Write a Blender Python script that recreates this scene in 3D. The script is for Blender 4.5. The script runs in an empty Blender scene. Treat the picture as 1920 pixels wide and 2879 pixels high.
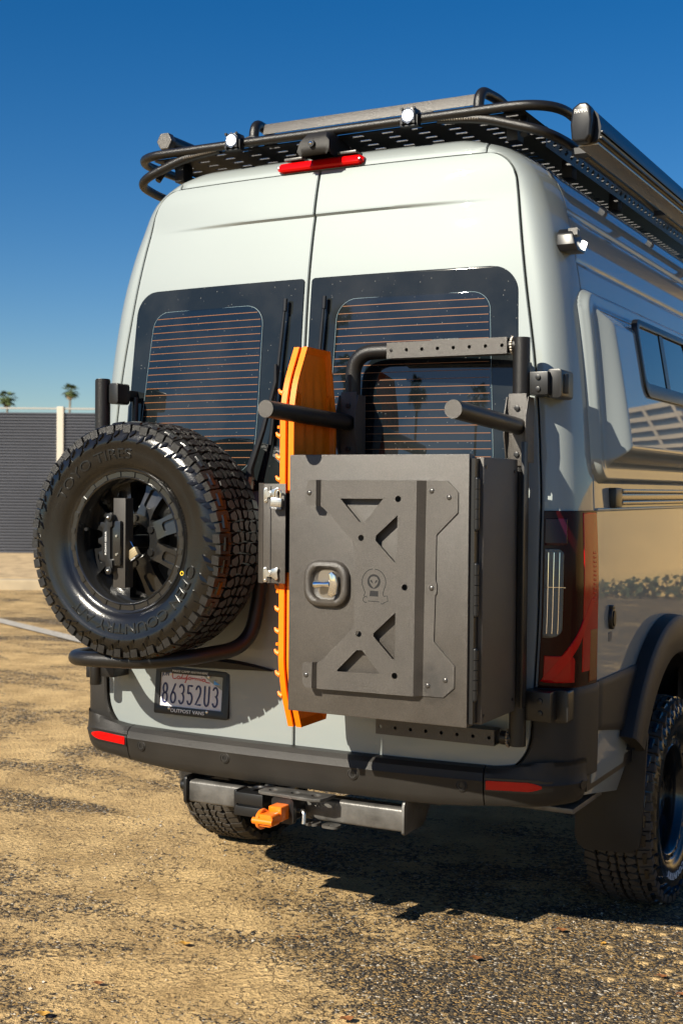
import bpy, bmesh, math, random
import numpy as np
from mathutils import Vector, Matrix, Euler
from mathutils.geometry import tessellate_polygon
random.seed(7)
R_ = math.radians
scene = bpy.context.scene
COL = scene.collection

# ------------------------------------------------------------------ camera
CAM = Vector((2.16673, -3.70334, 1.55506))
cam_r = Vector((0.88317847, 0.46895389, 0.00883417))
cam_u = Vector((-0.01631035, 0.01188299, 0.99979636))
cam_f = Vector((-0.46875342, 0.88314271, -0.0181436))
cd = bpy.data.cameras.new('camera')
cam = bpy.data.objects.new('camera', cd); COL.objects.link(cam)
m = Matrix.Identity(4)
for i in range(3):
    m[i][0] = cam_r[i]; m[i][1] = cam_u[i]; m[i][2] = -cam_f[i]; m[i][3] = CAM[i]
cam.matrix_world = m
cd.sensor_fit = 'VERTICAL'; cd.sensor_height = 36; cd.sensor_width = 24
cd.lens = 3624.575 / 2879 * 36
cd.clip_start = .1; cd.clip_end = 3000
cd.dof.use_dof = True; cd.dof.focus_distance = 4.05; cd.dof.aperture_fstop = 5.6
scene.camera = cam

# ------------------------------------------------------------------ world, sun, exposure
SUN_TRAVEL = Vector((.29, 1.0, -.70)).normalized()
to_sun = -SUN_TRAVEL
elev = math.asin(to_sun.z)
world = bpy.data.worlds.new('World'); scene.world = world; world.use_nodes = True
nt = world.node_tree; nt.nodes.clear()
sky = nt.nodes.new('ShaderNodeTexSky'); sky.sky_type = 'NISHITA'; sky.sun_disc = False
sky.sun_elevation = elev; sky.sun_rotation = math.atan2(to_sun.x, to_sun.y)
sky.air_density = 1.0; sky.dust_density = .35; sky.ozone_density = 3.2; sky.altitude = 300
bg = nt.nodes.new('ShaderNodeBackground'); bg.inputs[1].default_value = .0505
wo = nt.nodes.new('ShaderNodeOutputWorld')
hs = nt.nodes.new('ShaderNodeHueSaturation'); hs.inputs['Saturation'].default_value = 1.42; hs.inputs['Hue'].default_value = .506; hs.inputs['Value'].default_value = 1.0
nt.links.new(sky.outputs[0], hs.inputs['Color']); nt.links.new(hs.outputs[0], bg.inputs[0]); nt.links.new(bg.outputs[0], wo.inputs[0])
sd = bpy.data.lights.new('sun', 'SUN'); sd.energy = 5.0; sd.angle = R_(.53); sd.color = (1, .92, .77)
sun = bpy.data.objects.new('sun', sd); COL.objects.link(sun)
sun.rotation_euler = SUN_TRAVEL.to_track_quat('-Z', 'Y').to_euler()
sun.location = (-6, -20, 14)
vs = scene.view_settings
vs.view_transform = 'Standard'; vs.look = 'None'; vs.gamma = 1; vs.exposure = 0.85
scene.cycles.max_bounces = 6; scene.cycles.diffuse_bounces = 3; scene.cycles.glossy_bounces = 4; scene.cycles.transmission_bounces = 2

# ------------------------------------------------------------------ materials
def mat(name, col, rough=.5, metal=0, coat=0, coat_rough=.03, bump=None, var=None, spec=.5, emit=None, ior=1.5):
    """bump=(scale,strength[,detail]); var=(scale,amount) multiplies the colour by noise"""
    M = bpy.data.materials.new(name); M.use_nodes = True
    n = M.node_tree.nodes; l = M.node_tree.links; b = n['Principled BSDF']
    b.inputs['Base Color'].default_value = (*col, 1)
    b.inputs['Roughness'].default_value = rough; b.inputs['Metallic'].default_value = metal
    b.inputs['Coat Weight'].default_value = coat; b.inputs['Coat Roughness'].default_value = coat_rough
    b.inputs['Specular IOR Level'].default_value = spec; b.inputs['IOR'].default_value = ior
    tc = n.new('ShaderNodeTexCoord')
    if var:
        t = n.new('ShaderNodeTexNoise'); t.inputs['Scale'].default_value = var[0]; t.inputs['Detail'].default_value = 6
        l.new(tc.outputs['Object'], t.inputs['Vector'])
        mr = n.new('ShaderNodeMapRange'); mr.inputs[1].default_value = .3; mr.inputs[2].default_value = .7
        mr.inputs[3].default_value = 1 - var[1]; mr.inputs[4].default_value = 1 + var[1]
        l.new(t.outputs['Fac'], mr.inputs[0])
        mx = n.new('ShaderNodeVectorMath'); mx.operation = 'SCALE'; mx.inputs[0].default_value = col
        l.new(mr.outputs[0], mx.inputs['Scale']); l.new(mx.outputs[0], b.inputs['Base Color'])
    if bump:
        t = n.new('ShaderNodeTexNoise'); t.inputs['Scale'].default_value = bump[0]; t.inputs['Detail'].default_value = bump[2] if len(bump) > 2 else 2
        l.new(tc.outputs['Object'], t.inputs['Vector'])
        bp = n.new('ShaderNodeBump'); bp.inputs['Strength'].default_value = bump[1]; bp.inputs['Distance'].default_value = .002
        l.new(t.outputs['Fac'], bp.inputs['Height']); l.new(bp.outputs[0], b.inputs['Normal'])
    if emit:
        b.inputs['Emission Color'].default_value = (*emit[0], 1); b.inputs['Emission Strength'].default_value = emit[1]
    return M

PAINT = mat('pale_paint', (.272, .302, .298), .68, .58, 1, .012, var=(.9, .035))
ROOFP = PAINT
PLASTIC = mat('bumper_plastic', (.018, .0162, .0142), .47, bump=(900, .4), var=(6, .22), spec=.36)
def powder(name, col):
    M = mat(name, col, .45, bump=(700, .5), var=(420, .35), spec=.7)
    n = M.node_tree.nodes; l = M.node_tree.links; b = n['Principled BSDF']; src = b.inputs['Base Color'].links[0].from_socket
    tc = n.new('ShaderNodeTexCoord')
    t = n.new('ShaderNodeTexNoise'); t.inputs['Scale'].default_value = 7; t.inputs['Detail'].default_value = 6; t.inputs['Roughness'].default_value = .65; l.new(tc.outputs['Object'], t.inputs['Vector'])
    r = n.new('ShaderNodeMapRange'); r.inputs[1].default_value = .3; r.inputs[2].default_value = .7; r.inputs[3].default_value = .82; r.inputs[4].default_value = 1.16; l.new(t.outputs['Fac'], r.inputs[0])
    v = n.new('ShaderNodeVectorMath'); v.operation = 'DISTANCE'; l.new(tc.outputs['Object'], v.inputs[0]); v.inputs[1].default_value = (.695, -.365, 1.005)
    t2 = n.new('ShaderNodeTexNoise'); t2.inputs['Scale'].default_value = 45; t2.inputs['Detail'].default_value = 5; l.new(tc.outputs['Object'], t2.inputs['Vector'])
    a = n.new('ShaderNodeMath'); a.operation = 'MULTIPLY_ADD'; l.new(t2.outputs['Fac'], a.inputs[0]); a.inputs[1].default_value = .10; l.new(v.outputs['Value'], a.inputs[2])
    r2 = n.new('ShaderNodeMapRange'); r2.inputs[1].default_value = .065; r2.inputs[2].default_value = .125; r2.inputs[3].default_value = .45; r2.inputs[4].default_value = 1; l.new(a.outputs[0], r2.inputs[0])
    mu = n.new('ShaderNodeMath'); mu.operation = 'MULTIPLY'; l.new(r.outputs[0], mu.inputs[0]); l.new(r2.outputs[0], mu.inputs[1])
    sc = n.new('ShaderNodeVectorMath'); sc.operation = 'SCALE'; l.new(src, sc.inputs[0]); l.new(mu.outputs[0], sc.inputs['Scale']); l.new(sc.outputs[0], b.inputs['Base Color'])
    rr = n.new('ShaderNodeMapRange'); rr.inputs[3].default_value = .30; rr.inputs[4].default_value = .50; l.new(t.outputs['Fac'], rr.inputs[0]); l.new(rr.outputs[0], b.inputs['Roughness'])
    return M
POWDER = powder('powder_coat', (.047, .040, .033))
TUBE = mat('satin_black_tube', (.0095, .0085, .0078), .33, bump=(1100, .3), spec=.45)
BLACK = mat('black_metal', (.008, .008, .0085), .36)
DARK = mat('dark_void', (.006, .006, .007), .8)
RUBBER = mat('tyre_rubber', (.0062, .0058, .0054), .19, bump=(260, .2), spec=.6, var=(9, .3))
TREADM = mat('tread_rubber', (.011, .0098, .0086), .34, bump=(500, .5), var=(60, .35))
TREADR = mat('dusty_tread', (.042, .035, .027), .75, bump=(500, .5), var=(40, .35))
RIM = mat('rim_black', (.012, .012, .012), .22, 0, .6, .1)
CHROME = mat('chrome', (.85, .85, .86), .06, 1)
STEEL = mat('zinc_steel', (.72, .70, .66), .28, 1)
GREYSTEEL = mat('worn_steel', (.10, .096, .09), .38, .35, bump=(120, .3), var=(14, .45))
ORANGE = mat('orange_board', (.92, .195, .001), .42, bump=(350, .3), var=(60, .05), spec=.3)
ORANGE2 = mat('orange_shackle', (.85, .17, .004), .28, 0, .5, .1)
GLASSB = mat('frit_glass', (.009, .0115, .0125), .05, spec=.5)
def dusty(M, amount):
    n = M.node_tree.nodes; l = M.node_tree.links; b = n['Principled BSDF']
    tc = n.new('ShaderNodeTexCoord'); v = n.new('ShaderNodeTexVoronoi'); v.inputs['Scale'].default_value = 70
    l.new(tc.outputs['Object'], v.inputs['Vector'])
    t = n.new('ShaderNodeTexNoise'); t.inputs['Scale'].default_value = 5; t.inputs['Detail'].default_value = 5; l.new(tc.outputs['Object'], t.inputs['Vector'])
    sc = n.new('ShaderNodeSeparateColor'); l.new(v.outputs['Color'], sc.inputs[0])
    r0 = n.new('ShaderNodeMapRange'); r0.inputs[1].default_value = .10; r0.inputs[2].default_value = .06; l.new(v.outputs['Distance'], r0.inputs[0])
    r1 = n.new('ShaderNodeMapRange'); r1.inputs[1].default_value = .55; r1.inputs[2].default_value = .6; l.new(sc.outputs[0], r1.inputs[0])
    r2 = n.new('ShaderNodeMapRange'); r2.inputs[1].default_value = .45; r2.inputs[2].default_value = .7; r2.inputs[3].default_value = .02; r2.inputs[4].default_value = 1; l.new(t.outputs['Fac'], r2.inputs[0])
    m1 = n.new('ShaderNodeMath'); m1.operation = 'MULTIPLY'; l.new(r0.outputs[0], m1.inputs[0]); l.new(r1.outputs[0], m1.inputs[1])
    m2 = n.new('ShaderNodeMath'); m2.operation = 'MULTIPLY_ADD'; l.new(m1.outputs[0], m2.inputs[0]); m2.inputs[1].default_value = amount; 
    m3 = n.new('ShaderNodeMath'); m3.operation = 'MULTIPLY'; l.new(r2.outputs[0], m3.inputs[0]); m3.inputs[1].default_value = .02; l.new(m3.outputs[0], m2.inputs[2])
    mx = n.new('ShaderNodeMix'); mx.data_type = 'RGBA'; mx.inputs[6].default_value = b.inputs['Base Color'].default_value; mx.inputs[7].default_value = (.55, .52, .46, 1)
    l.new(m2.outputs[0], mx.inputs[0]); l.new(mx.outputs[2], b.inputs['Base Color'])
PANE = mat('tinted_pane', (.004, .007, .009), .015, spec=.85)
dusty(GLASSB, .5); dusty(PANE, .35)
HEAT = mat('heater_wire', (.22, .085, .026), .5, 0)
REDL = mat('red_lens', (.50, .002, .002), .14, spec=.3)
REDD = mat('dark_red_lens', (.022, .0008, .001), .1, spec=.25, ior=1.38)
REDM = mat('mid_red_lens', (.42, .0015, .0015), .10, 0, .12, .01, spec=.3)
AMBER = mat('amber_reflection', (.16, .030, .004), .15, spec=.3, bump=(300, .5))  # colour of the warm ground reflection painted on the tail light
CLEAR = mat('clear_lens', (.09, .095, .10), .2, .5, bump=(160, .6))
WHITE = mat('white_mark', (.8, .8, .78), .5)
PLATEW = mat('plate_white', (.66, .64, .66), .35, var=(25, .05))
PLATEB = mat('plate_blue', (.012, .018, .09), .4)
PLATER = mat('plate_red', (.50, .02, .02), .4)
STICK = mat('sticker_blue', (.08, .33, .75), .4)
YELL = mat('yellow_dot', (.8, .55, .03), .5)
BRASS = mat('lock_brass', (.50, .40, .24), .35, .6)
LED = mat('led_lens', (.9, .9, .9), .2, emit=((1, .98, .92), 14))
LEDR = mat('led_reflector', (.25, .25, .25), .2, .9)
LEDS = mat('led_small', (.9, .9, .85), .2, emit=((1, .95, .82), 5))
ALU = mat('anodised_trim', (.30, .27, .23), .22, .7)
AWN = mat('awning_case', (.010, .010, .011), .3, spec=.35)
DECK = mat('deck_black', (.012, .0115, .012), .42, bump=(600, .3))

# ------------------------------------------------------------------ mesh builder
class MB:
    def __init__(s): s.v = []; s.f = []
    def add(s, vs, fs):
        o = len(s.v); s.v += [tuple(p) for p in vs]; s.f += [tuple(i + o for i in q) for q in fs]; return s
    def box(s, c, d, rot=None):
        x, y, z = (q / 2 for q in d)
        p = [Vector((a * x, b * y, e * z)) for a in (-1, 1) for b in (-1, 1) for e in (-1, 1)]
        if rot is not None: p = [rot @ q for q in p]
        c = Vector(c)
        return s.add([q + c for q in p], [(0, 1, 3, 2), (4, 6, 7, 5), (0, 4, 5, 1), (2, 3, 7, 6), (0, 2, 6, 4), (1, 5, 7, 3)])
    def bx(s, a, b):
        return s.box([(p + q) / 2 for p, q in zip(a, b)], [abs(q - p) for p, q in zip(a, b)])
    def tube(s, pts, r, seg=14, cap=True):
        pts = [Vector(p) for p in pts]; n = len(pts)
        rs = r if isinstance(r, (list, tuple)) else [r] * n
        T = []
        for i in range(n):
            t = (pts[min(i + 1, n - 1)] - pts[max(i - 1, 0)]); T.append(t.normalized())
        up = Vector((0, 0, 1)) if abs(T[0].z) < .9 else Vector((1, 0, 0))
        N = (up - T[0] * up.dot(T[0])).normalized(); vs = []; fs = []
        for i in range(n):
            N = (N - T[i] * N.dot(T[i])).normalized(); B = T[i].cross(N)
            for k in range(seg):
                a = 2 * math.pi * k / seg
                vs.append(pts[i] + (N * math.cos(a) + B * math.sin(a)) * rs[i])
        for i in range(n - 1):
            for k in range(seg):
                k2 = (k + 1) % seg
                fs.append((i * seg + k, i * seg + k2, (i + 1) * seg + k2, (i + 1) * seg + k))
        if cap:
            fs.append(tuple(range(seg - 1, -1, -1))); fs.append(tuple((n - 1) * seg + k for k in range(seg)))
        return s.add(vs, fs)
    def cyl(s, a, b, r, seg=20): return s.tube([a, b], r, seg)
    def lathe(s, prof, axis='y', c=(0, 0, 0), seg=64, close=False):
        """prof: (radius, h); axis y: outer face towards -y at +h"""
        vs = []; fs = []; n = len(prof)
        for k in range(seg):
            a = 2 * math.pi * k / seg
            for r, h in prof:
                vs.append((c[0] + r * math.sin(a), c[1] - h, c[2] + r * math.cos(a)))
        for k in range(seg):
            k2 = (k + 1) % seg
            for i in range(n - 1 + (1 if close else 0)):
                j = (i + 1) % n
                fs.append((k * n + i, k * n + j, k2 * n + j, k2 * n + i))
        return s.add(vs, fs)
    def prism(s, loops, mp, d0, d1):
        """loops: outer + holes as 2d points; mp(a,b,d)->xyz ; d1 = front"""
        L = [[Vector((a, b, 0)) for a, b in lp] for lp in loops]
        tri = tessellate_polygon(L); flat = [p for lp in L for p in lp]; n = len(flat)
        vs = [mp(p.x, p.y, d1) for p in flat] + [mp(p.x, p.y, d0) for p in flat]
        fs = []
        for t in tri: fs.append(tuple(t)); fs.append(tuple(i + n for i in reversed(t)))
        o = 0
        for lp in L:
            k = len(lp)
            for i in range(k):
                j = (i + 1) % k; fs.append((o + i, o + j, n + o + j, n + o + i))
            o += k
        return s.add(vs, fs)
    def sphere(s, c, r, seg=12, rings=8, sc=(1, 1, 1)):
        vs = []; fs = []
        for i in range(rings + 1):
            t = math.pi * i / rings
            for k in range(seg):
                a = 2 * math.pi * k / seg
                vs.append((c[0] + r * sc[0] * math.sin(t) * math.cos(a), c[1] + r * sc[1] * math.sin(t) * math.sin(a), c[2] + r * sc[2] * math.cos(t)))
        for i in range(rings):
            for k in range(seg):
                k2 = (k + 1) % seg; fs.append((i * seg + k, (i + 1) * seg + k, (i + 1) * seg + k2, i * seg + k2))
        return s.add(vs, fs)
    def mesh(s, name, m, smooth=35, bevel=0, segs=2, fixn=True, recalc=True):
        me = bpy.data.meshes.new(name); me.from_pydata(s.v, [], s.f)
        bm = bmesh.new(); bm.from_mesh(me)
        bmesh.ops.remove_doubles(bm, verts=bm.verts, dist=1e-6)
        if recalc: bmesh.ops.recalc_face_normals(bm, faces=bm.faces)
        if bevel:
            bmesh.ops.dissolve_limit(bm, angle_limit=R_(1), verts=bm.verts, edges=bm.edges)
            es = [e for e in bm.edges if len(e.link_faces) == 2 and e.calc_face_angle(0) > R_(28)]
            bmesh.ops.bevel(bm, geom=es, offset=bevel, segments=segs, profile=.6, affect='EDGES', clamp_overlap=True)
        bm.to_mesh(me); bm.free()
        if smooth:
            me.shade_smooth()
            try: me.set_sharp_from_angle(angle=R_(smooth))
            except Exception: pass
        if m: me.materials.append(m)
        return me
    def build(s, name, m, parent=None, **k):
        return place(name, s.mesh(name, m, **k), parent)

def place(name, me, parent=None, loc=None, rot=None):
    o = bpy.data.objects.new(name, me); COL.objects.link(o)
    if parent: o.parent = parent
    if loc: o.location = loc
    if rot: o.rotation_euler = rot
    return o
def tag(o, label, cat=None, group=None, kind=None):
    if label: o['label'] = label
    if cat: o['category'] = cat
    if group: o['group'] = group
    if kind: o['kind'] = kind
    return o
def thing(name, label, cat, loc=(0, 0, 0), group=None):
    o = bpy.data.objects.new(name, None); COL.objects.link(o); o.location = loc; o.empty_display_size = .1
    return tag(o, label, cat, group)
def fillet(pts, rad, n=7):
    pts = [Vector(p) for p in pts]; out = [pts[0]]
    rads = rad if isinstance(rad, (list, tuple)) else [rad] * len(pts)
    for i in range(1, len(pts) - 1):
        a, b, c = pts[i - 1], pts[i], pts[i + 1]
        d1 = (a - b); d2 = (c - b); l = min(rads[i], d1.length * .49, d2.length * .49)
        p, q = b + d1.normalized() * l, b + d2.normalized() * l
        for k in range(n + 1):
            t = k / n; out.append(p * (1 - t) ** 2 + b * 2 * t * (1 - t) + q * t * t)
    out.append(pts[-1]); return out
def rrect(cx, cy, w, h, r, n=5):
    o = []
    for sx, sy, a0 in ((1, 1, 0), (-1, 1, 90), (-1, -1, 180), (1, -1, 270)):
        for k in range(n + 1):
            a = R_(a0 + 90 * k / n); o.append((cx + sx * (w / 2 - r) + r * math.cos(a), cy + sy * (h / 2 - r) + r * math.sin(a)))
    return o
def circ(cx, cy, r, n=16): return [(cx + r * math.cos(2 * math.pi * k / n), cy + r * math.sin(2 * math.pi * k / n)) for k in range(n)]
def XZ(y): return lambda a, b, d: (a, y - d, b)        # plate facing the rear (-y), d = outwards
def YZ(x): return lambda a, b, d: (x + d, a, b)        # plate facing right (+x)
def XY(z): return lambda a, b, d: (a, b, z + d)
_tc = {}
def text2d(body, depth=.001):
    cu = bpy.data.curves.new('t', 'FONT'); cu.body = body; cu.size = 1; cu.extrude = .5; cu.resolution_u = 3
    ob = bpy.data.objects.new('t', cu); me = bpy.data.meshes.new_from_object(ob)
    v = np.array([p.co[:] for p in me.vertices]); f = [tuple(p.vertices) for p in me.polygons]
    bpy.data.objects.remove(ob); bpy.data.curves.remove(cu); bpy.data.meshes.remove(me)
    v[:, 0] -= v[:, 0].min(); v[:, 1] -= v[:, 1].min(); v[:, 0] /= v[:, 0].max(); v[:, 1] /= v[:, 1].max()
    return v, f
def text(name, body, m, parent, mp, w, h, depth, bold=0):
    """mp(a,b,d): a in 0..w, b in 0..h"""
    v, f = text2d(body); B = MB()
    B.add([mp(p[0] * w, p[1] * h, (p[2] + .5) * depth) for p in v], f)
    if bold:
        B.add([mp(p[0] * w + bold, p[1] * h, (p[2] + .5) * depth * .97) for p in v], f)
    return B.build(name, m, parent, smooth=0, recalc=False)

def spline(xs, ys):
    xs = np.array(xs, float); ys = np.array(ys, float); n = len(xs); h = np.diff(xs); d = np.diff(ys) / h
    mm = np.zeros(n)
    mm[0], mm[-1] = d[0], d[-1]
    for i in range(1, n - 1):
        mm[i] = 0 if d[i - 1] * d[i] <= 0 else (h[i - 1] + h[i]) * 3 / ((2 * h[i] + h[i - 1]) / d[i - 1] + (h[i] + 2 * h[i - 1]) / d[i])
    def f(x):
        x = min(max(x, xs[0]), xs[-1]); i = min(int(np.searchsorted(xs, x, 'right')) - 1, n - 2); t = (x - xs[i]) / h[i]
        return ((2 * t ** 3 - 3 * t * t + 1) * ys[i] + (t ** 3 - 2 * t * t + t) * h[i] * mm[i] + (-2 * t ** 3 + 3 * t * t) * ys[i + 1] + (t ** 3 - t * t) * h[i] * mm[i + 1])
    return f
def sst(a, b, x):
    t = min(max((x - a) / (b - a), 0), 1); return t * t * (3 - 2 * t)

# ------------------------------------------------------------------ ground and far setting
def ground_material():
    M = bpy.data.materials.new('dusty_asphalt'); M.use_nodes = True
    n = M.node_tree.nodes; l = M.node_tree.links; b = n['Principled BSDF']; b.inputs['Roughness'].default_value = .9
    b.inputs['Specular IOR Level'].default_value = .25
    tc = n.new('ShaderNodeTexCoord')
    def noise(sc, det=4, ro=.6, dist=0):
        t = n.new('ShaderNodeTexNoise'); t.inputs['Scale'].default_value = sc; t.inputs['Detail'].default_value = det
        t.inputs['Roughness'].default_value = ro; t.inputs['Distortion'].default_value = dist
        l.new(tc.outputs['Object'], t.inputs['Vector']); return t.outputs['Fac']
    def rng(f, a, c_, lo=0, hi=1):
        r = n.new('ShaderNodeMapRange'); r.inputs[1].default_value = a; r.inputs[2].default_value = c_
        r.inputs[3].default_value = lo; r.inputs[4].default_value = hi; l.new(f, r.inputs[0]); return r.outputs[0]
    def mix(f, A, B):
        x = n.new('ShaderNodeMix'); x.data_type = 'RGBA'
        if isinstance(f, float): x.inputs[0].default_value = f
        else: l.new(f, x.inputs[0])
        for k, q in ((6, A), (7, B)):
            if isinstance(q, tuple): x.inputs[k].default_value = (*q, 1)
            else: l.new(q, x.inputs[k])
        return x.outputs[2]
    def vor(sc, feat='F1'):
        t = n.new('ShaderNodeTexVoronoi'); t.inputs['Scale'].default_value = sc; t.feature = feat
        l.new(tc.outputs['Object'], t.inputs['Vector']); return t
    def mth(op, a, c_):
        x = n.new('ShaderNodeMath'); x.operation = op
        for k, q in ((0, a), (1, c_)):
            if isinstance(q, (int, float)): x.inputs[k].default_value = q
            else: l.new(q, x.inputs[k])
        return x.outputs[0]
    dust = mix(rng(noise(3.0, 4, .65), .35, .68), (.40, .272, .122), (.68, .48, .228))
    v1 = vor(115); ramp = n.new('ShaderNodeValToRGB'); cr = ramp.color_ramp
    cr.interpolation = 'CONSTANT'
    for i, (p, c_) in enumerate([(0, (.024, .022, .022)), (.24, (.10, .078, .05)), (.46, (.26, .185, .095)), (.66, (.055, .047, .038)), (.80, (.36, .225, .08)), (.94, (.56, .50, .40))]):
        e = cr.elements[i] if i < 2 else cr.elements.new(p); e.position = p; e.color = (*c_, 1)
    sep = n.new('ShaderNodeSeparateColor'); l.new(v1.outputs['Color'], sep.inputs[0]); l.new(sep.outputs[0], ramp.inputs[0])
    stones = ramp.outputs[0]
    sx = n.new('ShaderNodeSeparateXYZ'); l.new(tc.outputs['Object'], sx.inputs[0])
    nearband = mth('MULTIPLY', rng(sx.outputs[0], -.1, .75, 0, .13), rng(sx.outputs[1], -1.3, .1, 0, 1))
    def streak(sc, det, rot, st):
        mp = n.new('ShaderNodeMapping'); mp.inputs['Rotation'].default_value = (0, 0, rot); mp.inputs['Scale'].default_value = (1, st, 1)
        l.new(tc.outputs['Object'], mp.inputs[0]); t = n.new('ShaderNodeTexNoise'); t.inputs['Scale'].default_value = sc; t.inputs['Detail'].default_value = det; t.inputs['Roughness'].default_value = .68
        t.inputs['Distortion'].default_value = .5; l.new(mp.outputs[0], t.inputs['Vector']); return t.outputs['Fac']
    patch = mth('SUBTRACT', streak(.9, 5, .45, 2.0), nearband)
    fine = noise(38, 4, .75)
    cov = mth('ADD', mth('MULTIPLY', mth('SUBTRACT', patch, .5), 1.55), mth('MULTIPLY', fine, 1.25))
    dustmask = rng(cov, .505, .60)
    colr = mix(dustmask, stones, dust)
    # specks of stone poking through the dust
    speck = rng(noise(85, 4, .82), .565, .61)
    sp2 = mth('MULTIPLY', speck, rng(streak(1.7, 3, -.35, 1.8), .38, .58, .10, 1.0))
    colr = mix(sp2, colr, (.036, .030, .025))
    # drying cracks in the thick dust
    vc = vor(9, 'DISTANCE_TO_EDGE')
    wob = n.new('ShaderNodeTexNoise'); wob.inputs['Scale'].default_value = 14; wob.inputs['Detail'].default_value = 4; l.new(tc.outputs['Object'], wob.inputs['Vector'])
    av = n.new('ShaderNodeMix'); av.data_type = 'RGBA'; av.inputs[0].default_value = .10; l.new(tc.outputs['Object'], av.inputs[6]); l.new(wob.outputs['Color'], av.inputs[7]); l.new(av.outputs[2], vc.inputs['Vector'])
    crack = mth('MULTIPLY', rng(vc.outputs['Distance'], .022, .006), mth('MULTIPLY', dustmask, rng(noise(1.1, 3), .52, .60)))
    colr = mix(mth('MULTIPLY', crack, .75), colr, (.10, .07, .04))
    big = rng(noise(.16, 3, .5), .3, .7)
    dk = n.new('ShaderNodeMix'); dk.data_type = 'RGBA'; dk.blend_type = 'MULTIPLY'; dk.inputs[0].default_value = 1
    l.new(colr, dk.inputs[6])
    rr = n.new('ShaderNodeValToRGB'); rr.color_ramp.elements[0].color = (.78, .78, .80, 1); rr.color_ramp.elements[1].color = (1.05, 1.02, .97, 1)
    l.new(big, rr.inputs[0]); l.new(rr.outputs[0], dk.inputs[7])
    l.new(dk.outputs[2], b.inputs['Base Color'])
    # relief: stones, dust crust, cracks, tyre prints
    hv = mth('MULTIPLY', v1.outputs['Distance'], -.7)
    hgt = mth('ADD', mth('MULTIPLY', hv, mth('SUBTRACT', 1.0, dustmask)), mth('MULTIPLY', noise(42, 4, .74), 1.5))
    hgt = mth('SUBTRACT', hgt, mth('MULTIPLY', crack, .5))
    for rot, sc_, lo in ((.5, 9, .50),):
        wv = n.new('ShaderNodeTexWave'); wv.inputs['Scale'].default_value = sc_; wv.inputs['Distortion'].default_value = 2.2; wv.inputs['Detail'].default_value = 1; wv.inputs['Detail Scale'].default_value = 3
        mp = n.new('ShaderNodeMapping'); mp.inputs['Rotation'].default_value = (0, 0, rot); l.new(tc.outputs['Object'], mp.inputs[0]); l.new(mp.outputs[0], wv.inputs['Vector'])
        hgt = mth('ADD', hgt, mth('MULTIPLY', mth('MULTIPLY', wv.outputs['Fac'], rng(streak(.8, 1, rot, 3), lo, lo + .08)), .5))
    bp = n.new('ShaderNodeBump'); bp.inputs['Strength'].default_value = .9; bp.inputs['Distance'].default_value = .016
    l.new(hgt, bp.inputs['Height']); l.new(bp.outputs[0], b.inputs['Normal'])
    return M
GROUND = ground_material()
# ground sheet: fine uneven grid near the van, coarse far away
g = MB()
xs = np.concatenate([np.linspace(-700, -20, 8), np.linspace(-12, -2.2, 12), np.linspace(-2, 2.6, 93), np.linspace(3, 14, 12), np.linspace(25, 700, 8)])
ys = np.concatenate([np.linspace(-700, -20, 8), np.linspace(-12, -2.6, 8), np.linspace(-2.4, 1.8, 85), np.linspace(2.2, 14, 14), np.linspace(22, 700, 10)])
rnd = np.random.RandomState(3); bump = rnd.rand(len(xs), len(ys))
for a in range(2): bump[1:-1, 1:-1] = (bump[1:-1, 1:-1] * 2 + bump[2:, 1:-1] + bump[:-2, 1:-1] + bump[1:-1, 2:] + bump[1:-1, :-2]) / 6
gv = []; gf = []
for i, x in enumerate(xs):
    for j, y in enumerate(ys):
        z = (bump[i, j] - .62) * .02 if (-2 <= x <= 2.6 and -2.4 <= y <= 1.8) else -.004
        gv.append((x, y, min(z, .004)))
ny = len(ys)
for i in range(len(xs) - 1):
    for j in range(ny - 1): gf.append((i * ny + j, (i + 1) * ny + j, (i + 1) * ny + j + 1, i * ny + j + 1))
ground = g.add(gv, gf).build('ground', GROUND, smooth=60, recalc=False)
tag(ground, None, kind='structure')

FD = Vector((.883, .469, 0)).normalized(); FN = Vector((.469, -.883, 0)).normalized()   # fence direction and the way it faces
def along(p0, a, o=0, z=0): return Vector(p0) + FD * a + FN * o + Vector((0, 0, z))
K0 = Vector((-11.1, 11.05, 0))
VERGE = mat('verge_dirt', (.40, .29, .16), .95, bump=(14, .9, 6), var=(5, .35))
KERB = mat('kerb_concrete', (.36, .29, .19), .85, bump=(60, .5, 4), var=(3, .15))
def strip(name, m, o0, o1, z0, z1, a0, a1, p0=K0, bevel=0):
    B = MB(); vs = []
    for z in (z0, z1):
        for a, o in ((a0, o0), (a1, o0), (a1, o1), (a0, o1)): vs.append(along(p0, a, o, z))
    B.add(vs, [(3, 2, 1, 0), (4, 5, 6, 7), (0, 1, 5, 4), (1, 2, 6, 5), (2, 3, 7, 6), (3, 0, 4, 7)])
    return B.build(name, m, smooth=0, bevel=bevel)
tag(strip('kerb', KERB, -.28, 0, -.1, .15, -40, 45, bevel=.02), None, kind='structure')
tag(strip('verge', VERGE, -9, -.285, -.1, .16, -40, 45), None, kind='structure')
LINEM = mat('worn_white_paint', (.36, .33, .28), .8, var=(30, .3))
lm = MB(); p, q = Vector((-11.9, 9.35, .012)), Vector((-4.6, 5.7, .012)); w = Vector((.045, .08, 0))
lm.add([p - w, q - w, q + w, p + w], [(0, 1, 2, 3)])
tag(lm.build('parking_line', LINEM, smooth=0), None, kind='structure')

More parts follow.
